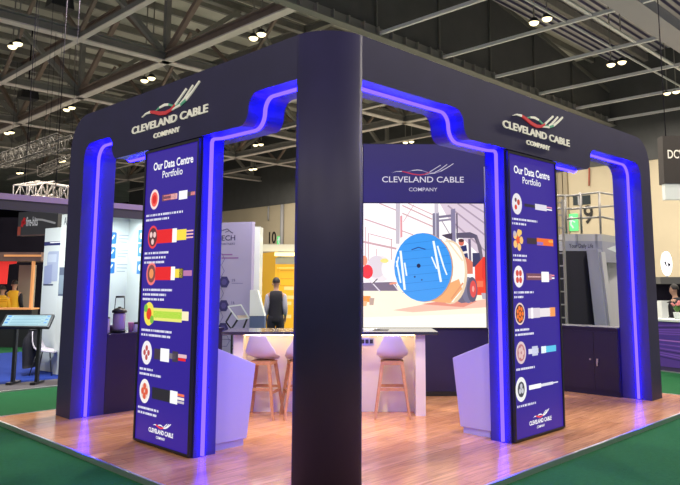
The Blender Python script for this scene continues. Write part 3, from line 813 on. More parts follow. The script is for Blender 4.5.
# printed icons and lines on the two walls
frA = (V((0, 10.5, 0)), X_, Z_, -Y_)
gi = MB(); ib = lin(40,120,200)
for (px, py) in ((112.7, 238), (111.7, 252.8), (110.7, 267.5)):
    d_ = (at(px, py, 1)-CAM); q = CAM + d_*((10.5-CAM.y)/d_.y)
    gi.poly([(q.x-.09+dx, q.z+dz_) for dx, dz_ in ((0,-.13),(.16,-.13),(.18,-.11),(.18,.11),(.16,.13),(0,.13),(-.02,.11),(-.02,-.11))], frA, .002, ib)
    gi.stroke([(q.x-.05, q.z-.06), (q.x, q.z), (q.x+.04, q.z+.07)], .03, frA, .003, (.9,.95,1,1))
    for j in range(3): gi.rect(q.x+.14, q.z+.06-j*.075, q.x+.42-.04*j, q.z+.078-j*.075, frA, .002, lin(150,165,180))
gi.build('wall_print', PRINT, sh, 'blue square icons with grey lines of text')
frB = (V((3.62, 0, 0)), -Y_, Z_, -X_)
gi = MB()
for (px, py) in ((141, 236), (140.5, 250), (139.5, 267.5)):
    d_ = (at(px, py, 1)-CAM); q = CAM + d_*((3.62-CAM.x)/d_.x)
    gi.rect(-q.y-.12, q.z-.14, -q.y+.16, q.z+.14, frB, .002, lin(70,135,205))
    gi.ell(-q.y+.02, q.z, .07, .07, frB, .003, (.85,.92,1,1))
gi.build('wall_print', PRINT, sh, 'blue square icons in a column')

# ------------------------------------------------------------------ items on the left low wall
def on(px, y0=4.97, z=1.05):
    d_ = at(px, 333, 1)-CAM; q = CAM + d_*((y0-CAM.y)/d_.y); return V((q.x, y0, z))
p = on(118.5)
t = thing('glass_dispenser', 'dark-lidded glass dispenser with wire handle on the left low wall', 'dispenser', p)
mb = MB(); mb.lathe([(.08,0),(.095,.015),(.095,.03),(.085,.035)], p, 20); mb.build('base', BLACK, t)
mb = MB(); mb.lathe([(.08,.035),(.085,.06),(.085,.25),(.07,.27)], p, 20); mb.build('jar', mat('violet_glass', (.35,.25,.42), .12, spec=.8), t)
mb = MB(); mb.lathe([(.07,.27),(.10,.272),(.10,.30),(.06,.33),(.025,.34),(.02,.355)], p, 20); mb.build('lid', BLACK, t)
mb = MB(); mb.tube([p+V((-.075,0,.29)), p+V((-.065,0,.47)), p+V((-.05,0,.49)), p+V((.05,0,.49)), p+V((.065,0,.47)), p+V((.075,0,.29))], .006); mb.cyl(p+V((-.06,0,.49)), p+V((.06,0,.49)), .014); mb.build('handle', BLACKM, t)
p = on(106.6, 4.93)
t = thing('drinks_can', 'tall pale can with dark lid next to the glass dispenser', 'can', p)
mb = MB(); mb.lathe([(.034,0),(.038,.01),(.038,.19),(.03,.2)], p, 16); mb.build('can_body', mat('pale_can', (.6,.5,.62), .3), t)
mb = MB(); mb.lathe([(.03,.2),(.037,.202),(.037,.215),(.02,.22)], p, 16); mb.build('lid', BLACK, t)
p = on(130.5, 4.95)
t = thing('paper_cup', 'pink paper cup right of the glass dispenser', 'cup', p)
mb = MB(); mb.lathe([(.03,0),(.042,.13),(.044,.135)], p, 16); mb.build('cup_body', mat('pink_cup', (.6,.25,.45), .5), t)
p = on(136, 4.93)
t = thing('jar', 'small pale jar with black lid at the banner edge', 'jar', p)
mb = MB(); mb.lathe([(.036,0),(.04,.01),(.04,.10),(.034,.11)], p, 16); mb.build('jar_body', mat('pale_jar', (.55,.5,.66), .3), t)
mb = MB(); mb.lathe([(.034,.11),(.042,.112),(.042,.13),(.03,.135)], p, 16); mb.build('lid', BLACK, t)
p = on(112, 5.08)
t = thing('bowl', 'dark bowl behind the tall pale can', 'bowl', p)
mb = MB(); mb.lathe([(.03,0),(.06,.05),(.075,.10)], p, 16); mb.build('bowl_body', mat('plum_bowl', (.12,.05,.12), .4), t)

# ------------------------------------------------------------------ white pull-up panels left of the end column
def panel_between(name, lab, cat, pa, pb, z1, mt, thick=.05):
    """upright panel standing on the floor between two ground points"""
    base = ground((pa+pb)/2, G)
    t = thing(name, lab, cat, base)
    u_ = (V((pb.x, pb.y, 0))-V((pa.x, pa.y, 0))); w = u_.length; u_.normalize(); n_ = V((u_.y, -u_.x, 0))
    if n_.dot(CAM-base) < 0: n_ = -n_
    fr = (V((pa.x, pa.y, 0)), u_, Z_, n_)
    mb = MB(); mb.prism([(0,G),(w,G),(w,z1),(0,z1)], fr[0], u_, Z_, n_, -thick, 0); mb.build('panel', mt, t)
    return t, fr, w
a, b = at(41, 300, 14.2), at(60, 300, 13.8)
t, fr, w = panel_between('pull_up_panel', 'white display panel with grey product picture, seen left of the far left column', 'display panel', a, b, at(40, 227, 14)[2], PANELW)
mb = MB(); k_ = at(40, 200, 14)[2]
zz = lambda py: at(50, py, 14)[2]
mb.rect(.0, zz(245), w*.95, zz(241), fr, .003, lin(40,45,100)); mb.rect(w*.3, zz(242.5), w*.9, zz(241.6), fr, .004, WH)
mb.poly([(w*.22,zz(282)),(w*.22,zz(253)),(w*.3,zz(251)),(w*.8,zz(251)),(w*.8,zz(281))], fr, .003, lin(170,180,205))
mb.poly([(w*.08,zz(285)),(w*.08,zz(266)),(w*.5,zz(264)),(w*.5,zz(283))], fr, .004, lin(150,160,195)); mb.rect(w*.25, zz(262), w*.7, zz(254), fr, .004, lin(195,205,222)); mb.rect(w*.08, zz(285.6), w*.6, zz(284), fr, .005, lin(70,75,100))
mb.build('print', PRINT, t)
a, b = at(57, 300, 13.6), at(71, 300, 13.3)
t, fr, w = panel_between('pull_up_panel', 'tall grey-white display panel partly behind the far left column', 'display panel', a, b, at(60, 213, 13.5)[2], mat('grey_white_panel', (.62,.66,.64), .6))
mb = MB(); zz = lambda py: at(64, py, 13.4)[2]
mb.text('AV', fr, w*.38, zz(220), .22, .003, lin(40,45,70), width=.2)
mb.build('lettering', PRINT, t); mb = MB()
mb.rect(.03, zz(296), w*.6, zz(267), fr, .003, lin(90,100,120)); mb.rect(.04, zz(294), w*.6, zz(275), fr, .004, lin(130,145,160))
mb.build('print', PRINT, t)

# ------------------------------------------------------------------ touchscreen kiosk
kb = V((.85, 8.66, G+.018))
ku = (V((1.18,8.31,0))-V((.61,8.91,0))).normalized(); kn = V((-ku.y, ku.x, 0)); kn = -kn if kn.dot(CAM-kb) < 0 else kn
t = thing('touchscreen_kiosk', 'black kiosk with tilted lit touchscreen on two legs, far left', 'kiosk', kb)
c = kb + Z_*1.09
sd = (Z_*.62 - kn*.78).normalized(); sn = sd.cross(ku); sn = -sn if sn.dot(CAM-c) < 0 else sn
mb = MB(); mb.prism([(-.45,-.16),(.43,-.16),(.40,.17),(-.47,.17)], c, ku, sd, sn, -.05, .0); kh = mb.build('housing', BLACKM, t)
mb = MB(); mb.prism([(-.41,-.13),(.39,-.13),(.36,.14),(-.43,.14)], c, ku, sd, sn, .0, .004); scn = mb.build('display', GLASSB, t)
mb = MB(); fk = (c, ku, sd, sn)
for j in range(6): mb.rect(-.30, .10-j*.04, .28-.03*(j % 3), .112-j*.04, fk, .006, lin(90,130,150))
for j in (0, 1, 2): mb.rect(-.40, .09-j*.08, -.34, .13-j*.08, fk, .006, lin(50,110,170)); mb.rect(.30, .09-j*.08, .35, .13-j*.08, fk, .006, lin(50,110,170))
mb.build('display_text', PRINT, scn)
for s_ in (-.2, .22):
    b = kb + ku*s_
    mb = MB(); mb.bar(b+Z_*.03, b+Z_*1.0, .075, .05, upv=ku); lg = mb.build('leg', BLACKM, t)
    mb = MB(); mb.bar(b+kn*.16+Z_*.02, b-kn*.2+Z_*.02, .09, .04); mb.build('foot', BLACKM, lg)

# ------------------------------------------------------------------ white chair with jacket
cb_ = V((1.62, 9.72, G+.012))
t = thing('shell_chair', 'white shell chair with metal legs behind the touchscreen kiosk', 'chair', cb_)
fu, fv = V((.72,-.69,0)), V((.69,.72,0))      # faces to the right (fu)
def chp(x, y, z): return cb_ + fu*x + fv*y + Z_*z
mb = MB(); rows = [(.22,.43,.20,0),(.20,.45,.22,.0),(.05,.44,.23,.03),(-.10,.45,.235,.05),(-.19,.50,.23,.05),(-.23,.62,.21,.03),(-.25,.75,.18,.01),(-.26,.83,.15,0)]
nu = 8
for (x, z, w_, lf) in rows:
    for i in range(nu+1):
        s_ = -1+2*i/nu; mb.v.append(chp(x+.05*s_*s_*(1 if x < -.15 else 0), w_*s_, z+lf*s_*s_))
for j in range(len(rows)-1):
    for i in range(nu):
        q = j*(nu+1)+i; mb.face((q, q+1, q+nu+2, q+nu+1), 0, None, True)
o = mb.build('seat_shell', SHELL, t); sd_ = o.modifiers.new('s', 'SOLIDIFY'); sd_.thickness = .015
for sx in (-1, 1):
    for sy in (-1, 1):
        mb = MB(); mb.cyl(chp(sx*.12, sy*.12, .44), chp(sx*.21, sy*.21, 0), .013, .01, 8); mb.build('leg', BLACKM, t)
# jacket draped over the back
jb = chp(-.27, 0, 0)
mb = MB(); nu, nv = 14, 10
for j in range(nv+1):
    z = .86 - j/nv*.72
    for i in range(nu):
        th = 2*PI*i/nu; fl = 1+.07*math.sin(3*th+j*.5)
        rx = (.055+.05*min(1, j/4))*fl; ry = (.15+.11*min(1, j/3))*fl
        mb.v.append(chp(-.30-(.0 if j > 1 else -.03) + rx*math.cos(th), ry*math.sin(th), z))
for j in range(nv):
    for i in range(nu):
        i2 = (i+1) % nu; mb.face((j*nu+i, j*nu+i2, (j+1)*nu+i2, (j+1)*nu+i), 0, None, True)
mb.face(range(nu)); mb.face([nv*nu+i for i in range(nu)][::-1])
tag(mb.build('jacket', mat('black_cloth', (.010,.009,.016), .9)), 'black jacket hung over the back of the white shell chair', 'jacket')

# ------------------------------------------------------------------ far left: red lit stand, black sign, dark drape, yellow people
dp = at(0, 230, 24)
t = MB(); a, b = at(-60, 230, 27), at(110, 230, 27)
t.prism([(0,0),((b-a).length,0),((b-a).length,4.3),(0,4.3)], V((a.x,a.y,G)), V((b.x-a.x,b.y-a.y,0)).normalized(), Z_, V((0,1,0)), 0, .1)
tag(t.build('black_drape', DARKF), 'tall black drape wall behind the far left stands', 'drape')
RS = 19.5
a, b = at(-14, 290, RS), at(39, 290, RS)
u_ = V((b.x-a.x, b.y-a.y, 0)); w = u_.length; u_.normalize(); bn = V((u_.y,-u_.x,0)); bn = -bn if bn.dot(CAM-a) < 0 else bn
base = V((a.x, a.y, G)); zz = lambda py: at(20, py, RS)[2]
t = thing('timber_kiosk_stand', 'red-lit booth with glowing wooden frame at the far left', 'exhibition stand', base+u_*w/2)
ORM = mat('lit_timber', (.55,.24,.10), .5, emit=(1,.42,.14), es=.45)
mb = MB(); mb.prism([(0,zz(261)),(w,zz(261)),(w,zz(252)),(0,zz(252))], V((a.x,a.y,0)), u_, Z_, bn, -1.2, 0); mb.build('canopy', mat('dusty_timber', (.22,.13,.11), .6), t)
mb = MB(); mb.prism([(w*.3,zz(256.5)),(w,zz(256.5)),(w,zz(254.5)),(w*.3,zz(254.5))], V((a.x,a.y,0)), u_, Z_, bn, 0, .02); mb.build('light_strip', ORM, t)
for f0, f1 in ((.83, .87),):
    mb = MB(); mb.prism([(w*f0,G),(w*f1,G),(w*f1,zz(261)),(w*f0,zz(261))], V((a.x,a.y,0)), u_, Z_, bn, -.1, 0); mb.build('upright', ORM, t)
mb = MB(); mb.prism([(w*.20,G),(w*.52,G),(w*.52,zz(264)),(w*.20,zz(264))], V((a.x,a.y,0)), u_, Z_, bn, -1.3, -1.2); mb.build('back_panel', mat('warm_grey_panel', (.36,.31,.26), .6), t)
mb = MB(); mb.prism([(0,zz(284)),(w*.27,zz(284)),(w*.28,zz(264)),(w*.43,zz(263)),(w*.43,zz(258)),(0,zz(258))], V((a.x,a.y,0)), u_, Z_, bn, -.35, -.3); mb.build('red_sign', mat('red_glow', (.7,.02,.02), .5, emit=(1,.05,.04), es=.55), t)
mb = MB(); mb.prism([(0,G),(w,G),(w,zz(309)),(0,zz(309))], V((a.x,a.y,0)), u_, Z_, bn, -.02, .35); mb.build('counter_front', mat('black_front', (.015,.015,.02), .5), t)
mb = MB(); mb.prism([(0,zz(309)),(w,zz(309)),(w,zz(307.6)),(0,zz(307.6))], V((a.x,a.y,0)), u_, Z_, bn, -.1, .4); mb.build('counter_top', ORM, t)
YC = (.75,.42,.02)
rzc = math.atan2(CAM.y-base.y, CAM.x-base.x) - PI/2
p1 = ground(at(2, 300, RS+.35), G); p2 = ground(at(13.5, 300, RS+.6), G)
person(p1, rzc+PI*.95, 'person in yellow top, further left of two behind the wooden counter', 1.66, top=YC)
person(p2, rzc+PI*.9, 'person in yellow top with black sleeves, right of two behind the wooden counter', 1.82, top=YC, sleeves=(.012,.012,.02))
# black hanging sign with red mark
a, b = at(18, 225, 18.2), at(57.5, 225, 17.6)
u_ = V((b.x-a.x, b.y-a.y, 0)); w = u_.length; u_.normalize(); bn = V((u_.y,-u_.x,0)); bn = -bn if bn.dot(CAM-a) < 0 else bn
zz = lambda py: at(38, py, 17.9)[2]
t = thing('hanging_sign', 'black hanging sign with red mark and white lettering at the far left', 'sign', V(((a.x+b.x)/2, (a.y+b.y)/2, zz(235.5))))
fr = (V((a.x,a.y,0)), u_, Z_, bn)
mb = MB(); mb.prism([(0,zz(235.5)),(w,zz(235.5)),(w,zz(211)),(0,zz(211))], fr[0], u_, Z_, bn, -.15, 0); mb.build('sign_panel', mat('sign_charcoal', (.05,.05,.055), .5), t)
mb = MB(); mb.text('fire-bits', fr, w*.36, zz(221.5), .34, .004, lin(235,235,235), bold=.02, width=.30*w); mb.stroke([(w*.42, zz(219)), (w*.62, zz(220)), (w*.95, zz(224))], .05, fr, .004, lin(190,190,190))
mb.stroke([(w*.10, zz(226)), (w*.17, zz(217))], .09, fr, .004, lin(220,30,40)); mb.stroke([(w*.09, zz(221)), (w*.2, zz(222.5))], .08, fr, .004, lin(220,30,40))
mb.rect(0, zz(235.4), w*.08, zz(226), fr, .003, lin(190,80,60)); mb.rect(0, zz(235.4), w, zz(234.6), fr, .004, lin(120,90,90)); mb.build('lettering', PRINT, t)
wr = MB(); wr.cyl(V((a.x,a.y,0))+u_*w*.1+Z_*zz(211), V((a.x,a.y,0))+u_*w*.1+Z_*9.8, .01); wr.cyl(V((a.x,a.y,0))+u_*w*.9+Z_*zz(211), V((a.x,a.y,0))+u_*w*.9+Z_*9.8, .01); wr.build('suspension_wire', DARKF, t)

# box trusses hung in the hall, left
DARKST = mat('dimmed_steel', (.16,.145,.13), .6)  # dimness of the longer box trusses is put into this steel's colour
def box_truss(lab, p, q, s_=.32, hang=True, seg=None):
    p, q = V(p), V(q); d_ = (q-p); L0 = d_.length; d_.normalize(); sid = d_.cross(Z_).normalized()*s_/2; uu = Z_*s_/2
    t = thing('box_truss', lab, 'truss', (p+q)/2)
    mb = MB(); cs = [sid+uu, sid-uu, -sid-uu, -sid+uu]
    for c_ in cs: mb.cyl(p+c_, q+c_, .025, n=6)
    mb.build('main_tube', DARKST if s_ > .39 else STEEL_LT, t)
    mb = MB(); nseg = seg or max(2, int(L0/.5))
    for i in range(nseg):
        a_, b_ = p+d_*L0*i/nseg, p+d_*L0*(i+1)/nseg
        for j in range(4):
            c0, c1 = cs[j], cs[(j+1) % 4]
            if i % 2: c0, c1 = c1, c0
            mb.cyl(a_+c0, b_+c1, .014, n=5)
            mb.cyl(a_+cs[j], a_+cs[(j+1) % 4], .014, n=5)
    mb.build('lacing', DARKST if s_ > .39 else STEEL_LT, t)
    if hang:
        for k_ in (.2, .8):
            mb = MB(); mb.cyl(p+d_*L0*k_+uu, V(((p+d_*L0*k_).x, (p+d_*L0*k_).y, 9.8)), .005, n=5)
            mb.build('hanger', DARKF, t)
    return t
box_truss('short pale lattice truss just above the violet-lit fascia rail', at(21, 193, 17.5), at(46, 188, 19.5), .38)
box_truss('second pale lattice truss joining the short one above the fascia rail', at(48, 190, 19.5), at(74, 195, 17.8), .38)
box_truss('long dim lattice truss hanging high at the left edge under the roof', at(0, 162, 26), at(64, 141, 21), .42)
box_truss('dark lattice truss beside the far left column top', at(40, 172, 30), at(76, 158, 30), .4)

# ================================================================== NEIGHBOURS THROUGH THE MIDDLE OPENING
a, b = at(196, 290, 16.1), at(251, 290, 15.6)
t, fr, w = panel_between('hexagon_display_wall', 'lilac display wall with dark blue hexagons behind the bar', 'display wall', a, b, at(236, 222, 15.9)[2], LILAC, .12)
mb = MB()
zz = lambda py: at(230, py, 15.9)[2]
xx = lambda px: w*(px-196)/55
hexp = lambda cx_, cz_, r_: [(cx_+r_*math.cos(PI/3*i), cz_+r_*math.sin(PI/3*i)) for i in range(6)]
for py in (282, 305.5, 328): 
    mb.poly(hexp(xx(224.5), zz(py), .145), fr, .004, lin(40,30,95)); mb.poly(hexp(xx(224.5), zz(py), .075), fr, .006, lin(70,60,130))
for py in (259, 271, 293.5, 316.5, 340):
    hp = hexp(xx(219 if py != 340 else 226), zz(py), .14); mb.stroke(hp+hp[:1], .012, fr, .004, lin(80,72,130))
hp = hexp(xx(228), zz(346), .2); mb.stroke(hp+hp[:1], .012, fr, .004, lin(60,52,90))
mb.text('ECH', fr, xx(227.5), zz(238), .17, .004, lin(45,35,80), bold=.01, width=.36); mb.text('PARTNERS', fr, xx(227), zz(243.8), .07, .004, lin(60,50,95), width=.38)
mb.stroke([(xx(221),zz(230)),(xx(226),zz(228.5)),(xx(230),zz(232)),(xx(232),zz(233))], .02, fr, .004, lin(60,50,90)); mb.stroke([(xx(224),zz(232)),(xx(228),zz(230.5))], .015, fr, .004, lin(60,50,90))
for py, x2 in ((254.5,232), (258,238)): mb.rect(xx(221), zz(py)-.014, xx(x2), zz(py)+.014, fr, .004, lin(130,85,150))
for py, tx in ((280.5,'19'), (302.5,'16')):
    mb.text(tx, fr, xx(233.5), zz(py), .10, .004, lin(70,60,110)); mb.rect(xx(232), zz(py+2.8)-.006, xx(243), zz(py+2.8)+.006, fr, .004, lin(110,100,150))
mb.build('print', PRINT, t)
a, b = at(251.5, 290, 16.6), at(259, 290, 16.6)
t, fr, w = panel_between('white_pillar', 'narrow glossy white pillar at the edge of the lilac wall', 'pillar', a, b, at(255, 226, 16.6)[2], mat('pillar_white', (.70,.76,.74), .3), .5)
# white wedge plinth on a blue base
p0, p1 = at(249.5, 316, 15.2), at(264.5, 316, 15.2)
u_ = V((p1.x-p0.x, p1.y-p0.y, 0)); w = u_.length; u_.normalize(); bn = V((u_.y,-u_.x,0)); bn = -bn if bn.dot(CAM-p0) < 0 else bn
zz = lambda py: at(257, py, 15.2)[2]
t = thing('wedge_plinth', 'white wedge-shaped plinth on a blue base beside the lilac wall', 'plinth', V((p0.x+u_.x*w/2, p0.y+u_.y*w/2, G)))
mb = MB(); mb.prism([(0,zz(316)),(w,zz(316)),(w*.48,zz(290)),(0,zz(290))], V((p0.x,p0.y,0)), u_, Z_, bn, -.25, 0); mb.build('wedge', PANELW, t)
mb = MB(); mb.prism([(0,G),(w,G),(w,zz(316)),(0,zz(316))], V((p0.x,p0.y,0)), u_, Z_, bn, -.25, -.01); mb.build('base', mat('steel_blue', (.10,.14,.26), .6), t)
# zig-zag brochure rack
c = at(239, 318, 15.0); base = V((c.x, c.y, G))
t = thing('brochure_rack', 'folding silver brochure rack in front of the lilac hexagon wall', 'brochure rack', base)
q = lambda px, py, d_=15.0: at(px, py, d_)
fp = [q(228,306.5), q(241,305), q(249,318), q(238,319.5)]
mb = MB()
for i in range(4): mb.bar(fp[i], fp[(i+1) % 4], .05, .03)
mb.build('tray_frame', PANELW, t)
mb = MB(); k1 = [q(237,315.4), q(247,315), q(248.5,317.6), q(238.5,318.8)]; nrm = (k1[1]-k1[0]).cross(k1[2]-k1[0]).normalized()*.01
mb.add(k1+[p+nrm for p in k1], [(0,1,2,3),(7,6,5,4),(0,4,5,1),(1,5,6,2),(2,6,7,3),(3,7,4,0)]); tag(mb.build('brochure', mat('cream_paper', (.75,.62,.48), .6)), 'cream brochure resting in the folding rack', 'brochure')
for pa, pb in ((q(232,312), q(226,322)), (q(226,322), q(232,330)), (q(238,319), q(230,331)), (q(247,319), q(243,329)), (q(232,330), V((q(232,330).x, q(232,330).y, G))), (q(243,329), V((q(243,329).x, q(243,329).y, G)))):
    mb = MB(); mb.bar(pa, pb, .03, .03); mb.build('strut', BLACKM, t)
# yellow stand
YD = 23
a, b = at(258.5, 290, 24.5), at(275, 290, YD)
t = thing('yellow_stand', 'yellow-walled stand with white fascia beyond the bar', 'exhibition stand', ground(at(278, 290, YD)))
zz = lambda py: at(275, py, YD)[2]
def wallseg(a, b, z0, z1, name, mt, th=.06):
    u_ = V((b.x-a.x, b.y-a.y, 0)); w = u_.length; u_.normalize(); bn = V((u_.y,-u_.x,0)); bn = -bn if bn.dot(CAM-a) < 0 else bn
    mb = MB(); mb.prism([(0,z0),(w,z0),(w,z1),(0,z1)], V((a.x,a.y,0)), u_, Z_, bn, -th, 0); mb.build(name, mt, t); return (V((a.x,a.y,0)), u_, Z_, bn), w
wallseg(a, b, G, zz(251.5), 'side_wall', YEL)
c = at(330, 290, YD)
frY, wY = wallseg(b, c, G, zz(264), 'back_wall', YEL)
wallseg(b, c, zz(264), zz(257.5), 'grey_band', GREYM)
wallseg(at(259, 290, YD-.6), at(330, 290, YD-.6), zz(252), zz(245), 'fascia', mat('fascia_white', (.62,.60,.50), .6))
mb = MB(); fr0, u_, _, bn = frY
mb.prism([(0,zz(256)),(wY*.4,zz(256)),(wY*.4,zz(252.5)),(0,zz(252.5))], fr0, u_, Z_, bn, -.02, .3); mb.build('ceiling_light', mat('warm_panel_light', (.9,.8,.4), .5, emit=(1,.85,.35), es=1.6), t)
mb = MB()
for py in (271, 279, 286): mb.rect(wY*.09, zz(py), wY*.33, zz(py-.5), frY, .004, lin(175,120,10))
mb.rect(wY*.03, zz(268.6), wY*.36, zz(267.3), frY, .004, lin(250,225,120)); mb.rect(wY*.045, zz(325), wY*.055, zz(267), frY, .005, lin(210,150,30))
for py, px in ((290,290), (305,288), (318,288), (299,292)): mb.rect(wY*(px-275)/55-.2, zz(py), wY*(px-275)/55+.12, zz(py-3.5), frY, .005, lin(235,205,140))
mb.build('print', PRINT, t)
# the man in the dark waistcoat
pg = at(276, 300, 16.3)
rv = math.atan2((pg-CAM).y, (pg-CAM).x) - PI/2
person(ground(pg), rv, 'person in black waistcoat with pale sleeves standing with back turned, beyond the bar', 1.88, top=(.012,.012,.018), sleeves=(.42,.42,.5), legs=(.008,.008,.016), arm_bend=.05)

# ------------------------------------------------------------------ hall wall numbers, exit signs, pipes (on wall_right at x = 30)
frH = (V((29.98, 0, 0)), -Y_, Z_, -X_)
def onwall(px, py, x0=29.98):
    d_ = at(px, py, 1)-CAM; return CAM + d_*((x0-CAM.x)/d_.x)
INK = mat('black_ink', (.015,.013,.012), .6)
for txt, px, py, sz, lab in (('10', 271.8, 238.3, 1.3, 'large black number ten on the beige hall wall'), ('9', 588.5, 215.5, 1.35, 'large black number nine on the beige hall wall')):
    q = onwall(px, py); mb = MB(); mb.text(txt, frH, -q.y, q.z, sz, .003, None, bold=.012, depth=.02, sx=.85)
    tag(mb.build('wall_number', INK), lab, 'sign')
EXG = mat('exit_green', (.1,.7,.2), .5, emit=(.15,.9,.3), es=.4)
for px, py, lab, w_, h_ in ((279.6, 240.8, 'green exit sign right of the number ten', .26, .7), (572, 222.5, 'green exit sign below the railings on the right', .36, .9)):
    q = onwall(px, py)
    t = thing('exit_sign', lab, 'sign', V((29.97, q.y, q.z-h_/2)))
    MB().box((29.93, q.y-w_, q.z-h_/2), (29.98, q.y+w_, q.z+h_/2)).build('panel', EXG, t)
    mb = MB(); f2 = (V((29.93, 0, 0)), -Y_, Z_, -X_); mb.ell(-q.y, q.z+h_*.28, .09, .09, f2, .003, WH, n=10); mb.stroke([(-q.y, q.z+.15), (-q.y-.05, q.z-.1), (-q.y+.1, q.z-.3)], .09, f2, .003, WH); mb.stroke([(-q.y-.2, q.z+.05), (-q.y, q.z+.12), (-q.y+.2, q.z)], .07, f2, .003, WH); mb.build('pictogram', color_mat('exit_pictogram', .8), t)
q0, q1 = onwall(283.7, 202), onwall(283.7, 245)
tag(MB().cyl((29.85, q0.y, 7.7), (29.85, q0.y, 3.0), .14, n=8).build('drain_pipe', GREYM), 'grey vertical pipe right of the number ten', 'pipe')
q = onwall(269.3, 205)
tag(MB().cyl((29.9, q.y, 7.7), (29.9, q.y, 6.6), .07, n=8).build('conduit', GREYM), 'short thin conduit above the number ten', 'pipe')
# dark window and red pipe, ribs on the right wall
qa, qb = onwall(573, 196.5), onwall(590.5, 204)
o = MB(); o.box((29.96, qa.y, qb.z), (29.99, qb.y, qa.z)); wn_ = o.build('window_1', mat('dark_glass', (.03,.04,.045), .1)); wn_['kind'] = 'structure'
mb = MB(); ym = qa.y+(qb.y-qa.y)*.42; mb.box((29.93, ym-.12, qb.z), (29.96, ym+.12, qa.z)); mb.build('window_frame', GREYM, wn_)
q = onwall(589.5, 163); q2 = onwall(589.5, 186)
tag(MB().cyl((29.92, q.y, 7.7), (29.92, q2.y, q2.z), .04, n=8).build('sprinkler_pipe', mat('red_pipe', (.4,.08,.05), .5)), 'thin red vertical pipe above the dark wall window', 'pipe')
mb = MB()
for px in (556.5, 561, 566): 
    q = onwall(px, 180); mb.box((29.85, q.y-.12, 0), (29.99, q.y+.12, 7.7))
struct('trim_5', mb, mat('wall_rib_beige', (.30,.25,.17), .7))

# ================================================================== RIGHT: raised platform with railings and ladder
PDp = 15.5
q = lambda px, py, d_=PDp: at(px, py, d_)
base = ground(q(585, 300))
t = thing('raised_platform', 'grey and black raised platform cabin with handrails behind the right-hand cupboard', 'platform', base)
GB = mat('grey_blue_steel', (.26,.27,.36), .5); GL_ = mat('light_steel', (.42,.42,.46), .5)
a, b, c = q(563, 240), q(602, 240), q(640, 240, 17.6)
zd, z2 = q(580, 234)[2], q(580, 241)[2]
def seg(a, b, z0, z1, name, mt, th=.08, f0=0., f1=1.):
    u_ = V((b.x-a.x, b.y-a.y, 0)); w = u_.length; u_.normalize(); bn = V((u_.y,-u_.x,0)); bn = -bn if bn.dot(CAM-a) < 0 else bn
    mb = MB(); mb.prism([(w*f0,z0),(w*f1,z0),(w*f1,z1),(w*f0,z1)], V((a.x,a.y,0)), u_, Z_, bn, -th, 0); o = mb.build(name, mt, t); return (V((a.x,a.y,0)), u_, Z_, bn), w
frD, wD = seg(a, b, z2, zd, 'deck_edge', GL_, .8)
seg(b, c, z2, zd, 'deck_edge', GREYM, .8)
zt = q(580, 251)[2]
fr2, w2 = seg(a, b, zt, z2, 'lintel', GB, .5)
seg(b, c, q(610, 262)[2], z2, 'side_panel', GB, .5)
mb = MB(); mb.text('Your Daily Life', fr2, w2*.46, (zt+z2)/2, .13, .004, lin(40,40,70), bold=.01, width=w2*.62); mb.build('lettering', PRINT, t)
mb = MB(); b2 = b+(b-a)*.0
seg(q(552, 240), b, G, zt, 'recess_shade', mat('shade_black', (.010,.009,.02), .7), .1, 0., .97)  # flat near-black sheet: shade of the cabin opening painted as a panel
mb = MB(); mb.bar(ground(q(606, 340, 15.0)), q(594, 250, 15.35), .26, .2); mb.build('slanted_column', GB, t)
mb = MB(); mb.bar(ground(q(613.5, 340, 15.0)), q(601, 252, 15.3), .10, .2); mb.build('slanted_rail', GL_, t)
seg(q(608, 260, 16.3), q(630, 260, 17), G, q(612, 262, 16.5)[2], 'side_wall', GL_)
mb = MB(); mb.prism([(0,zt+.05),(.35,zt-.1),(.5,zt+.1),(.42,z2-.05),(.2,z2-.1)], V((q(607,250,15.45).x, q(607,250,15.45).y, 0)), frD[1], Z_, frD[3], 0, .02); mb.build('pale_decal', PANELW, t)
HR = mat('handrail_grey', (.32,.31,.30), .45, metal=.4)
for lab, pts in (('top', ((556,195.7),(571,195.7),(599,192.3),(622,196.5))), ('mid', ((556,208.5),(572,208.9),(598,207),(622,205.5))), ('low', ((566,219),(602,217),(622,221)))):
    mb = MB(); P3 = [q(x, y, PDp if x < 605 else 16.6) for x, y in pts]; mb.tube(P3, .024); mb.build('handrail', HR, t)
for px, y0, dd in ((580, 192.5, PDp), (599, 192.3, PDp), (565, 195, PDp)):
    p = q(px, y0, dd); mb = MB(); mb.cyl(p, V((p.x, p.y, zd)), .025); mb.build('handrail_post', HR, t)
# ladder
lp0, lp1 = q(557, 300, 15.0), q(566, 300, 15.0)
u_ = V((lp1.x-lp0.x, lp1.y-lp0.y, 0)); bl = ground(lp0)
lt = thing('ladder', 'tall steel cage ladder standing beside the right banner', 'ladder', ground((lp0+lp1)/2))
for p, y_ in ((lp0, 196), (lp1, 198)):
    mb = MB(); mb.bar(ground(p), V((p.x, p.y, q(560, y_, 15)[2])), .045, .05); mb.build('stile', HR, lt)
for i in range(13):
    z = .15+i*.28
    if z < q(560, 200, 15)[2]:
        mb = MB(); mb.bar(V((lp0.x, lp0.y, z)), V((lp1.x, lp1.y, z)), .03, .03); mb.build('rung', HR, lt)

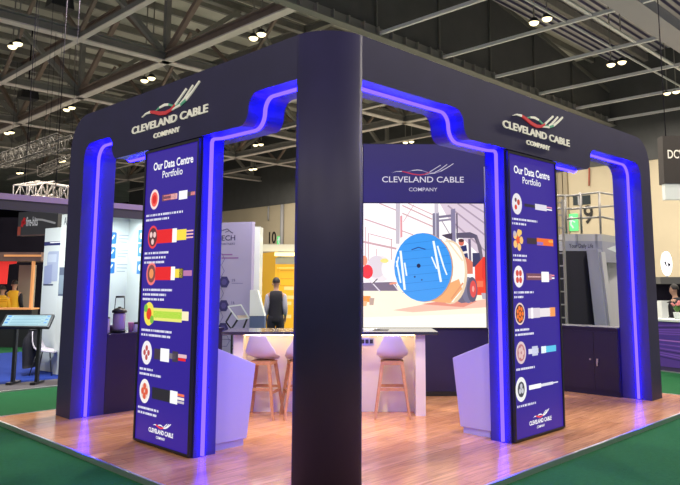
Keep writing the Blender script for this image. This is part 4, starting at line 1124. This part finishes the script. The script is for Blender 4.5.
# ================================================================== FAR RIGHT
# purple table front with pale top
ta, tb = V((10.75, 1.55, 0)), V((10.15, -.6, 0))
u_ = (tb-ta).normalized(); bn = V((u_.y,-u_.x,0)); bn = -bn if bn.dot(CAM-ta) < 0 else bn; w = (tb-ta).length
t = thing('display_counter', 'purple-printed counter with white top at the far right edge', 'counter', V((10.45,.5,G)))
mb = MB(); mb.prism([(0,G),(w,G),(w,.96),(0,.96)], ta, u_, Z_, bn, -.6, 0); mb.build('counter_body', mat('plum_body', (.05,.03,.10), .6), t)
mb = MB(); fr = (ta, u_, Z_, bn); mb.rect(0, .05, w, .95, fr, .004, lin(95,60,160))
for i in range(16):
    y = .1+.05*i; c_ = random.choice([lin(60,36,120), lin(130,85,200), lin(185,120,225), lin(80,55,165)])
    mb.poly([(0, .25+i*.04), (w, .02+i*.065), (w, .05+i*.065), (0, .27+i*.04)], fr, .005+.0002*i, c_)
hp = [(1.0+.13*math.cos(2*PI*i/18), .62+.15*math.sin(2*PI*i/18)) for i in range(19)]; mb.stroke(hp, .03, fr, .009, lin(225,215,240)); mb.stroke([(.78,.62),(.92,.66),(.9,.52)], .03, fr, .009, lin(225,215,240))
mb.build('print', PRINT, t)
mb = MB(); mb.prism([(-.05,.96),(w,.96),(w,1.0),(-.05,1.0)], ta, u_, Z_, bn, -.65, .04); mb.build('worktop', PANELW, t)
struct('trim_6', MB().bar(V((11.6, 4.6, G+.01)) , V((9.4, -3.3, G+.01)), .08, .02), ALU)
FARF = mat('bounce_grey', (.27,.27,.26), .8, noise=.1, nscale=1)  # neutral grey floor, added to keep green bounce light off the roof
struct('floor_bounce', MB().box((10.9, -6, G), (29.9, 15.4, G+.01)), FARF)
struct('floor_bounce_far', MB().box((-13, 17.6, G), (29.9, 90, G+.01)), FARF)
# papers on the counter
cpos = ta + u_*.9 - bn*.3 + Z_*1.0
for i in range(2):
    p = cpos + u_*(.18*i) ; M_ = Matrix.Translation(p) @ Matrix.Rotation(.4*i, 4, 'Z')
    tag(MB().box((-.1,-.14,0), (.1,.14,.012+.01*i), M=M_).build('leaflet_stack', PANELW), ['low stack of white leaflets on the purple counter, nearer the column', 'taller stack of white leaflets on the purple counter, nearer the photo edge'][i], 'leaflets')
# flowers
p = ta + u_*.35 - bn*.35 + Z_*1.0
t = thing('flower_arrangement', 'small pot of pink flowers and green leaves on the purple counter', 'flowers', p)
mb = MB(); mb.lathe([(.06,0),(.08,.12),(.085,.14)], p, 14); mb.build('pot', PANELW, t)
mb = MB()
for i in range(26):
    th = random.uniform(0, 2*PI); e0 = random.uniform(.25, .75); L0 = random.uniform(.12, .22)
    d_ = V((math.cos(th)*e0, math.sin(th)*e0, 1)).normalized(); s_ = d_.cross(Z_).normalized()*.022; b_ = p+Z_*.12
    mb.add([b_, b_+d_*L0*.5+s_, b_+d_*L0, b_+d_*L0*.5-s_], [(0,1,2,3)])
mb.build('leaves', mat('leaf_green', (.10,.24,.05), .6), t)
mb = MB()
for i in range(12):
    c_ = p+V((random.uniform(-.09,.09), random.uniform(-.09,.09), random.uniform(.26,.36)))
    mb.lathe([(.005,-.02),(.03,-.005),(.026,.015),(.006,.022)], c_, 9)
mb.build('blossom', mat('pink_flower', (.75,.25,.25), .6), t)
# man in dark suit at right edge, and woman behind
pg = at(675.5, 300, 15.2); rv = math.atan2((pg-CAM).y, (pg-CAM).x) - PI/2
person(ground(pg), rv+1.2, 'person in dark suit facing left behind the purple counter', 1.74, top=(.010,.010,.016), arm_bend=.2)
# round lit sign with W mark
c = at(667.3, 263.5, 20.5); bn = V((-S2,-S2,0)); u_ = V((S2,-S2,0))
t = thing('round_lit_sign', 'round glowing white sign with a dark zigzag mark at the far right', 'sign', c - Z_*.35)
mb = MB(); ep = [(.15*math.cos(2*PI*i/28), .36*math.sin(2*PI*i/28)) for i in range(28)]
mb.prism(ep, c, u_, Z_, bn, -.1, 0); mb.build('disc', mat('lit_disc', (.9,.9,.92), .4, emit=(.95,.95,1), es=1.3), t)
mb = MB(); mb.stroke([(-.07,.06),(-.03,-.08),(.01,.05),(.05,-.1),(.08,.0)], .06, (c, u_, Z_, bn), .004, lin(40,40,50)); mb.build('mark', PRINT, t)
mb = MB(); mb.cyl(V((c.x,c.y,G))-bn*.06, c-bn*.06-Z_*.3, .03); mb.build('stand_pole', GREYM, t)
# dark shelving behind
c0, c1 = at(661, 290, 19), at(700, 290, 19)
u_ = V((c1.x-c0.x, c1.y-c0.y, 0)); w = u_.length; u_.normalize(); bn = V((u_.y,-u_.x,0)); bn = -bn if bn.dot(CAM-c0) < 0 else bn
t = thing('display_shelf', 'dark grey display cabinets with white fronts behind the dark-suited person', 'shelf', V((c0.x+u_.x*w/2, c0.y+u_.y*w/2, G)))
zz = lambda py: at(670, py, 19)[2]
mb = MB(); mb.prism([(0,zz(284)),(w,zz(284)),(w,zz(277)),(0,zz(277))], V((c0.x,c0.y,0)), u_, Z_, bn, -.5, 0); mb.build('upper_unit', mat('unit_grey', (.10,.10,.10), .5), t)
mb = MB(); mb.prism([(.05,G),(w,G),(w,zz(277)),(.05,zz(277))], V((c0.x,c0.y,0)), u_, Z_, bn, -.6, -.5); mb.build('back_board', DARKF, t)
mb = MB(); mb.prism([(0,G),(w,G),(w,zz(301)),(0,zz(301))], V((c0.x,c0.y,0)), u_, Z_, bn, -.5, 0); mb.build('lower_unit', PANELW, t)
# hanging black banner DCV
DD_ = 17
c0, c1 = at(663, 160, DD_), at(740, 160, DD_)
u_ = V((c1.x-c0.x, c1.y-c0.y, 0)); w = u_.length; u_.normalize(); bn = V((u_.y,-u_.x,0)); bn = -bn if bn.dot(CAM-c0) < 0 else bn
zz = lambda py: at(672, py, DD_)[2]
t = thing('hanging_banner', 'large black hanging banner with white capital letters, top right', 'banner', V((c0.x+u_.x*w/2, c0.y+u_.y*w/2, zz(184))))
fr = (V((c0.x,c0.y,0)), u_, Z_, bn)
mb = MB(); mb.prism([(0,zz(184)),(w,zz(184)),(w,zz(135)),(.02,zz(135))], fr[0], u_, Z_, bn, -.3, 0); mb.build('fabric', mat('banner_black', (.030,.024,.022), .7), t)
mb = MB(); mb.text('DCW', fr, .11, zz(154.5), .30, .004, lin(240,235,225), align='LEFT', bold=.015, width=.50); mb.build('lettering', PRINT, t)
mb = MB(); mb.prism([(.02,zz(200)),(w,zz(200)),(w,zz(184)),(.02,zz(184))], fr[0], u_, Z_, bn, -.2, -.02); mb.build('lower_band', PANELW, t)
for k_ in (.1, w-.2):
    mb = MB(); mb.cyl(fr[0]+u_*k_+Z_*zz(135), fr[0]+u_*k_+Z_*9.8, .012, n=6); mb.build('hanger', DARKF, t)

# ================================================================== ROOF STEELWORK
ZB, ZT = 9.84, 12.9
def chord(mb, p, q, w=.3, h=.32, low=True):
    mb.bar(p, q, .07, h, 0); mb.bar(V(p)+Z_*h/2, V(q)+Z_*h/2, w, .05, 0); mb.bar(V(p)-Z_*h/2, V(q)-Z_*h/2, w, .05, 1)
def truss(lab, p, q, mt, nodes, diag=True, w=.34, top=True, vert=.2):
    p, q = V(p), V(q); t = thing('roof_truss', lab, 'roof truss', (p+q)/2, 'steel trusses under the hall roof')
    mb = MB(); chord(mb, p+Z_*.16, q+Z_*.16, w); mb.build('bottom_chord', [mt, STEEL_LT], t)
    if top:
        mb = MB(); chord(mb, V((p.x,p.y,ZT)), V((q.x,q.y,ZT)), w*.8); mb.build('top_chord', [mt, mt], t)
    ax = 0 if abs(q.x-p.x) > abs(q.y-p.y) else 1
    for a in (nodes if ax == 0 else []):
        c = V((a, p.y, 0)) if ax == 0 else V((p.x, a, 0))
        mb = MB(); mb.bar(c+Z_*(ZB+.2), c+Z_*ZT, vert, vert); mb.build('upright', mt, t)
    if diag:
        for a, b in zip(nodes[:-1], nodes[1:]):
            md = (a+b)/2
            for s0 in (a, b):
                c0 = V((s0, p.y, ZB+.25)) if ax == 0 else V((p.x, s0, ZB+.25)); c1 = V((md, p.y, ZT)) if ax == 0 else V((p.x, md, ZT))
                mb = MB(); mb.bar(c0, c1, .18, .18); mb.build('brace', STEEL_BR if ax else mt, t)
    return t
XN = [1.9, 8.7, 15.5, 22.3, 29.1]; YN = [10.6, 18.15, 25.45, 32.7, 40, 47.3]
truss('heavy roof truss crossing behind the top of the left fascia, nearest of the cross trusses', (-4, 18.15, ZB), (30, 18.15, ZB), STEEL, XN)
truss('cross roof truss over the far left, second nearest', (-4, 25.45, ZB), (30, 25.45, ZB), STEEL, XN)
truss('cross roof truss over the far left, third nearest', (-4, 32.7, ZB), (30, 32.7, ZB), STEEL, XN)
truss('cross roof truss deep in the hall, seen small above the left stands', (-4, 40, ZB), (30, 40, ZB), STEEL, XN)
truss('cross roof truss deepest in the hall', (-4, 47.3, ZB), (30, 47.3, ZB), STEEL, XN)
truss('rust-brown roof truss running away from the corner column towards the upper left', (8.7, 10.6, ZB), (8.7, 54, ZB), STEEL_BR, YN)
truss('slim roof truss running away parallel left of the rust-brown one', (1.9, 12, ZB), (1.9, 54, ZB), STEEL_BR, YN[1:], True, .26)
truss('roof truss running away seen through the middle opening', (15.5, 10.6, ZB), (15.5, 54, ZB), STEEL, YN[1:], True, .3)
truss('roof truss running away seen above the display wall', (22.3, 10.6, ZB), (22.3, 54, ZB), STEEL, YN[1:], True, .3)
# intermediate light beams
for i, x in enumerate((5.45, 12.1, 18.85, 25.7)):
    t = thing('roof_beam', ['thin pale roof beam crossing to the upper left corner', 'thin roof beam running away behind the header, above the tall opening', 'thin roof beam running away above the display wall', 'thin roof beam running away at the far end of the hall'][i], 'roof beam', (x, 30, ZB), 'thin roof beams')
    mb = MB(); mb.bar((x, 10.6 if i else 12, ZB+.1), (x, 54, ZB+.1), .1, .2, 0); mb.bar((x, 10.6 if i else 12, ZB-.01), (x, 54, ZB-.01), .2, .03, 1); mb.build('beam', [STEEL, STEEL_LT], t)
    mb = MB()
    for y in YN[1:]:
        for s_ in (-1, 1): mb.bar((x, y, ZB+.2), (x, y+s_*3.4, ZT), .12, .12)
    mb.build('brace', STEEL_BR, t)
# right-hand bay: charcoal panel wall standing on an edge beam, thin cross rods, corrugated deck
t = thing('edge_beam', 'grey edge beam along the foot of the charcoal panels above the right fascia', 'roof beam', (18, 10.6, ZB))
mb = MB(); mb.bar((7, 10.6, ZB+.08), (30, 10.6, ZB+.08), .12, .34, 0); mb.bar((7, 10.55, ZB-.1), (30, 10.55, ZB-.1), .34, .04, 0); mb.build('beam', mat('beam_grey', (.20,.20,.18), .6), t)
mb = MB()
for i in range(34): mb.box((7.2+i*.68, 10.4, ZB-.06), (7.24+i*.68, 10.55, ZB+.22))
mb.build('stiffener', STEEL, t)
cw = MB()
xs = [7, 12.1, 15.5, 18.85, 22.3, 25.8, 30]; zs = [13.5, 13.5, 13.5, 13.4, 12.9, 12.3, 11.6]
for i in range(6):
    cw.prism([(xs[i]+.02, ZB+.25), (xs[i+1]-.02, ZB+.25), (xs[i+1]-.02, zs[i+1]), (xs[i]+.02, zs[i])], (0, 10.7, 0), X_, Z_, Y_, 0, .06)
struct('wall_charcoal', cw, CHAR)
mb = MB()
for i in range(6):
    mb.bar((xs[i], 10.68, zs[i]), (xs[i+1], 10.68, zs[i+1]), .12, .16)
for x, z in zip(xs[1:-1], zs[1:-1]): mb.cyl((x, 10.62, ZB), (x, 10.62, z), .03, n=6)
struct('trim_7', mb, mat('panel_edge', (.13,.13,.115), .6))
for i, x in enumerate((12.1, 15.5, 18.85, 22.3, 25.75, 29.1)):
    mb = MB(); mb.bar((x, -2, ZB+.05), (x, 10.5, ZB+.05), .06, .10, 0); mb.bar((x, -2, ZB-.01), (x, 10.5, ZB-.01), .10, .02, 0)
    o = mb.build('roof_rod', mat('rod_pale', (.75,.75,.76), .4))
    tag(o, 'thin pale roof rod over the right fascia, %s counting from the corner column' % ['first', 'second', 'third', 'fourth', 'fifth', 'sixth'][i], 'roof beam', 'pale roof rods over the right fascia')
struct('ceiling_deck', MB().box((7, -4, 13.2), (45, 10.6, 13.3)), ribs)
mb = MB(); mb.box((10, 3.35, ZB+.0), (32, 3.85, ZB+.5)); mb.box((10, 3.2, ZB-.04), (32, 4.0, ZB))
tag(mb.build('roof_girder', mat('lilac_grey_steel', (.33,.33,.37), .5)), 'broad lilac-grey girder crossing the upper right corner', 'roof beam')
for i, (y, z) in enumerate(((4.77, 9.9), (5.6, 9.9))):
    mb = MB(); mb.bar((13, y, z), (30, y, z), .12 if i == 0 else .05, .06)
    tag(mb.build('cable_tray', mat('tray_pale', (.60,.62,.62), .4)), ['wider pale cable tray beside the lilac-grey girder', 'narrow pale conduit between the cable tray and the lamps'][i], 'cable tray')
mb = MB()
for y in (1.6, 6.9, 8.7): mb.bar((8, y, 12.95), (32, y, 12.95), .22, .35)
struct('trim_8', mb, STEEL)

# ------------------------------------------------------------------ floodlights
proto = None
def flood(p, lab):
    global proto
    if proto is None:
        t = thing('floodlight', lab, 'lamp', p, 'paired floodlights under the hall roof')
        mb = MB(); mb.lathe([(.05,.16),(.10,.14),(.14,.07),(.17,.03),(.17,.0),(.155,0)], p, 18); mb.build('housing', BLACKM, t)
        mb = MB(); mb.lathe([(.02,-.10),(.08,-.088),(.13,-.055),(.155,.0),(.15,.01)], p, 18); mb.build('lens', LENS, t)
        mb = MB(); mb.bar(p+V((0,0,.15)), V((p.x, p.y, 13.25)), .035, .035); mb.build('bracket', STEEL, t)
        proto = t; return t
    return clone(proto, p, 0, lab)
spots = [((534,22.5),(547,18.5),ZB,'over the right fascia, nearest the photo top'), ((611,64.5),(622,62),ZB,'over the right fascia, middle pair'), ((667,93),(676,91.5),ZB,'over the right fascia, pair by the right edge'),
 ((253.5,38),(261.5,34),ZB-.1,'above the left fascia close to the corner column'), ((144.5,80.5),(151.5,78),ZB-.1,'just above the left fascia sign'), ((66.5,109.5),(72,107.5),ZB-.1,'left of the far left column top'),
 ((12.5,46.5),(18,43.5),ZB,'near the left photo edge, highest pair'), ((255.5,145),(261,144.3),ZB,'seen through the tall left opening, topmost pair'), ((251,169.3),(255,168.8),ZB-.45,'seen through the tall left opening, second pair down'),
 ((255,183.5),(258.5,183),ZB,'seen through the tall left opening, third pair down'), ((253.5,201.8),(257,201.3),ZB,'seen through the tall left opening, lowest pair'), ((288,184.5),(291,184.2),ZB,'seen through the tall left opening, beside the corner column'),
 ((7,133),(11.5,132.2),ZB,'at the left photo edge below the trusses'), ((18.5,173),(21.5,172.7),ZB,'far away over the black drape'), ((60.5,161.3),(63.5,160.8),ZB,'far away just left of the far left column'), ((405.5,142.3),(411.5,141.5),ZB,'seen just above the display wall')]
for (pa, pb, z, lab) in spots:
    for pxy, wd in ((pa, 'left'), (pb, 'right')):
        d_ = at(pxy[0], pxy[1], 1)-CAM; p = CAM + d_*((z-CAM.z)/d_.z)
        flood(p, '%s floodlight of the pair %s' % (wd, lab))
# hanging loudspeakers
for (px, py, z, lab) in ((28, 95.5, 9.9, 'black hanging loudspeaker on a rod at the far left'), (60, 4, 10.2, 'large black hanging loudspeaker at the top left edge')):
    d_ = at(px, py, 1)-CAM; p = CAM + d_*((z-CAM.z)/d_.z); s_ = .55 if py > 50 else .5
    t = thing('loudspeaker', lab, 'loudspeaker', p-Z_*s_*.45)
    mb = MB(); mb.prism([(-s_*.7,-s_*.3),(s_*.7,-s_*.3),(s_*.6,s_*.3),(-s_*.6,s_*.3)], p, X_, Z_, Y_, -s_*.5, s_*.5); mb.build('cabinet', BLACK, t)
    mb = MB(); mb.prism([(-s_*.6,-s_*.26),(s_*.6,-s_*.26),(s_*.54,s_*.26),(-s_*.54,s_*.26)], p, X_, Z_, Y_, -s_*.52, -s_*.5); mb.build('grille', BLACKM, t)
    mb = MB(); mb.cyl(p+Z_*s_*.3, V((p.x, p.y, 13.5)), .03, n=6); mb.build('hanging_rod', DARKF, t)

# ================================================================== LIGHT
w = bpy.data.worlds.new('world'); bpy.context.scene.world = w; w.use_nodes = True
bg = w.node_tree.nodes['Background']; bg.inputs[0].default_value = (.92, .88, .86, 1); bg.inputs[1].default_value = .33
def area(loc, power, size, col=(1,.90,.76), rot=(0,0,0)):
    l = bpy.data.lights.new('hall_and_fill_lamp', 'AREA'); l.energy = power; l.size = size; l.color = col; l.shape = 'DISK'
    o = bpy.data.objects.new('hall_and_fill_lamp', l); COL.objects.link(o); o.location = loc; o.rotation_euler = rot
    return o
for x in (3.7, 9.2, 14.65, 20.4, 26):
    for y in (-1, 6.15, 13.5, 20.6, 27.4, 34.5):
        if x < 5 and y < 0: continue
        area((x, y, 9.6), 560 if y < 10 else 330, .5)
for x, y in ((-9, -2), (-2, -9), (-9, -9), (5, -9), (-9, 6)):      # the lamp grid goes on behind the camera
    area((x, y, 9.6), 430, .5)
# spotlights inside the stand header, aimed at the floor behind the openings
def spot(loc, tgt, power, col=(1,.86,.68), ang=75):
    l = bpy.data.lights.new('stand_spot', 'SPOT'); l.energy = power; l.color = col; l.spot_size = math.radians(ang); l.spot_blend = .8; l.shadow_soft_size = .06
    o = bpy.data.objects.new('stand_spot', l); COL.objects.link(o); o.location = loc
    o.rotation_euler = (V(tgt)-V(loc)).to_track_quat('-Z', 'Y').to_euler()
for loc, tgt in (((.9,.9,3.9),(2.6,2.6,.4)), ((.7,2.9,3.9),(2.6,3.4,.4)), ((3.2,.7,3.9),(3.4,2.2,.4))):
    spot(loc, tgt, 380)
# lamps at the neighbouring stands, with one added fill
area((3.0, 9.6, 3.1), 42, .8, (.92,1,.98))
area((.7, 8.55, 2.8), 95, .4, (.95,1,1), (.75, 0, .15))  # unseen lamp added to brighten the white display panels
area((5.4, 7.9, 4.2), 40, .8, (.95,.93,1))
area(tuple(at(282, 240, 21.2)), 70, 1.0, (1,.82,.5))
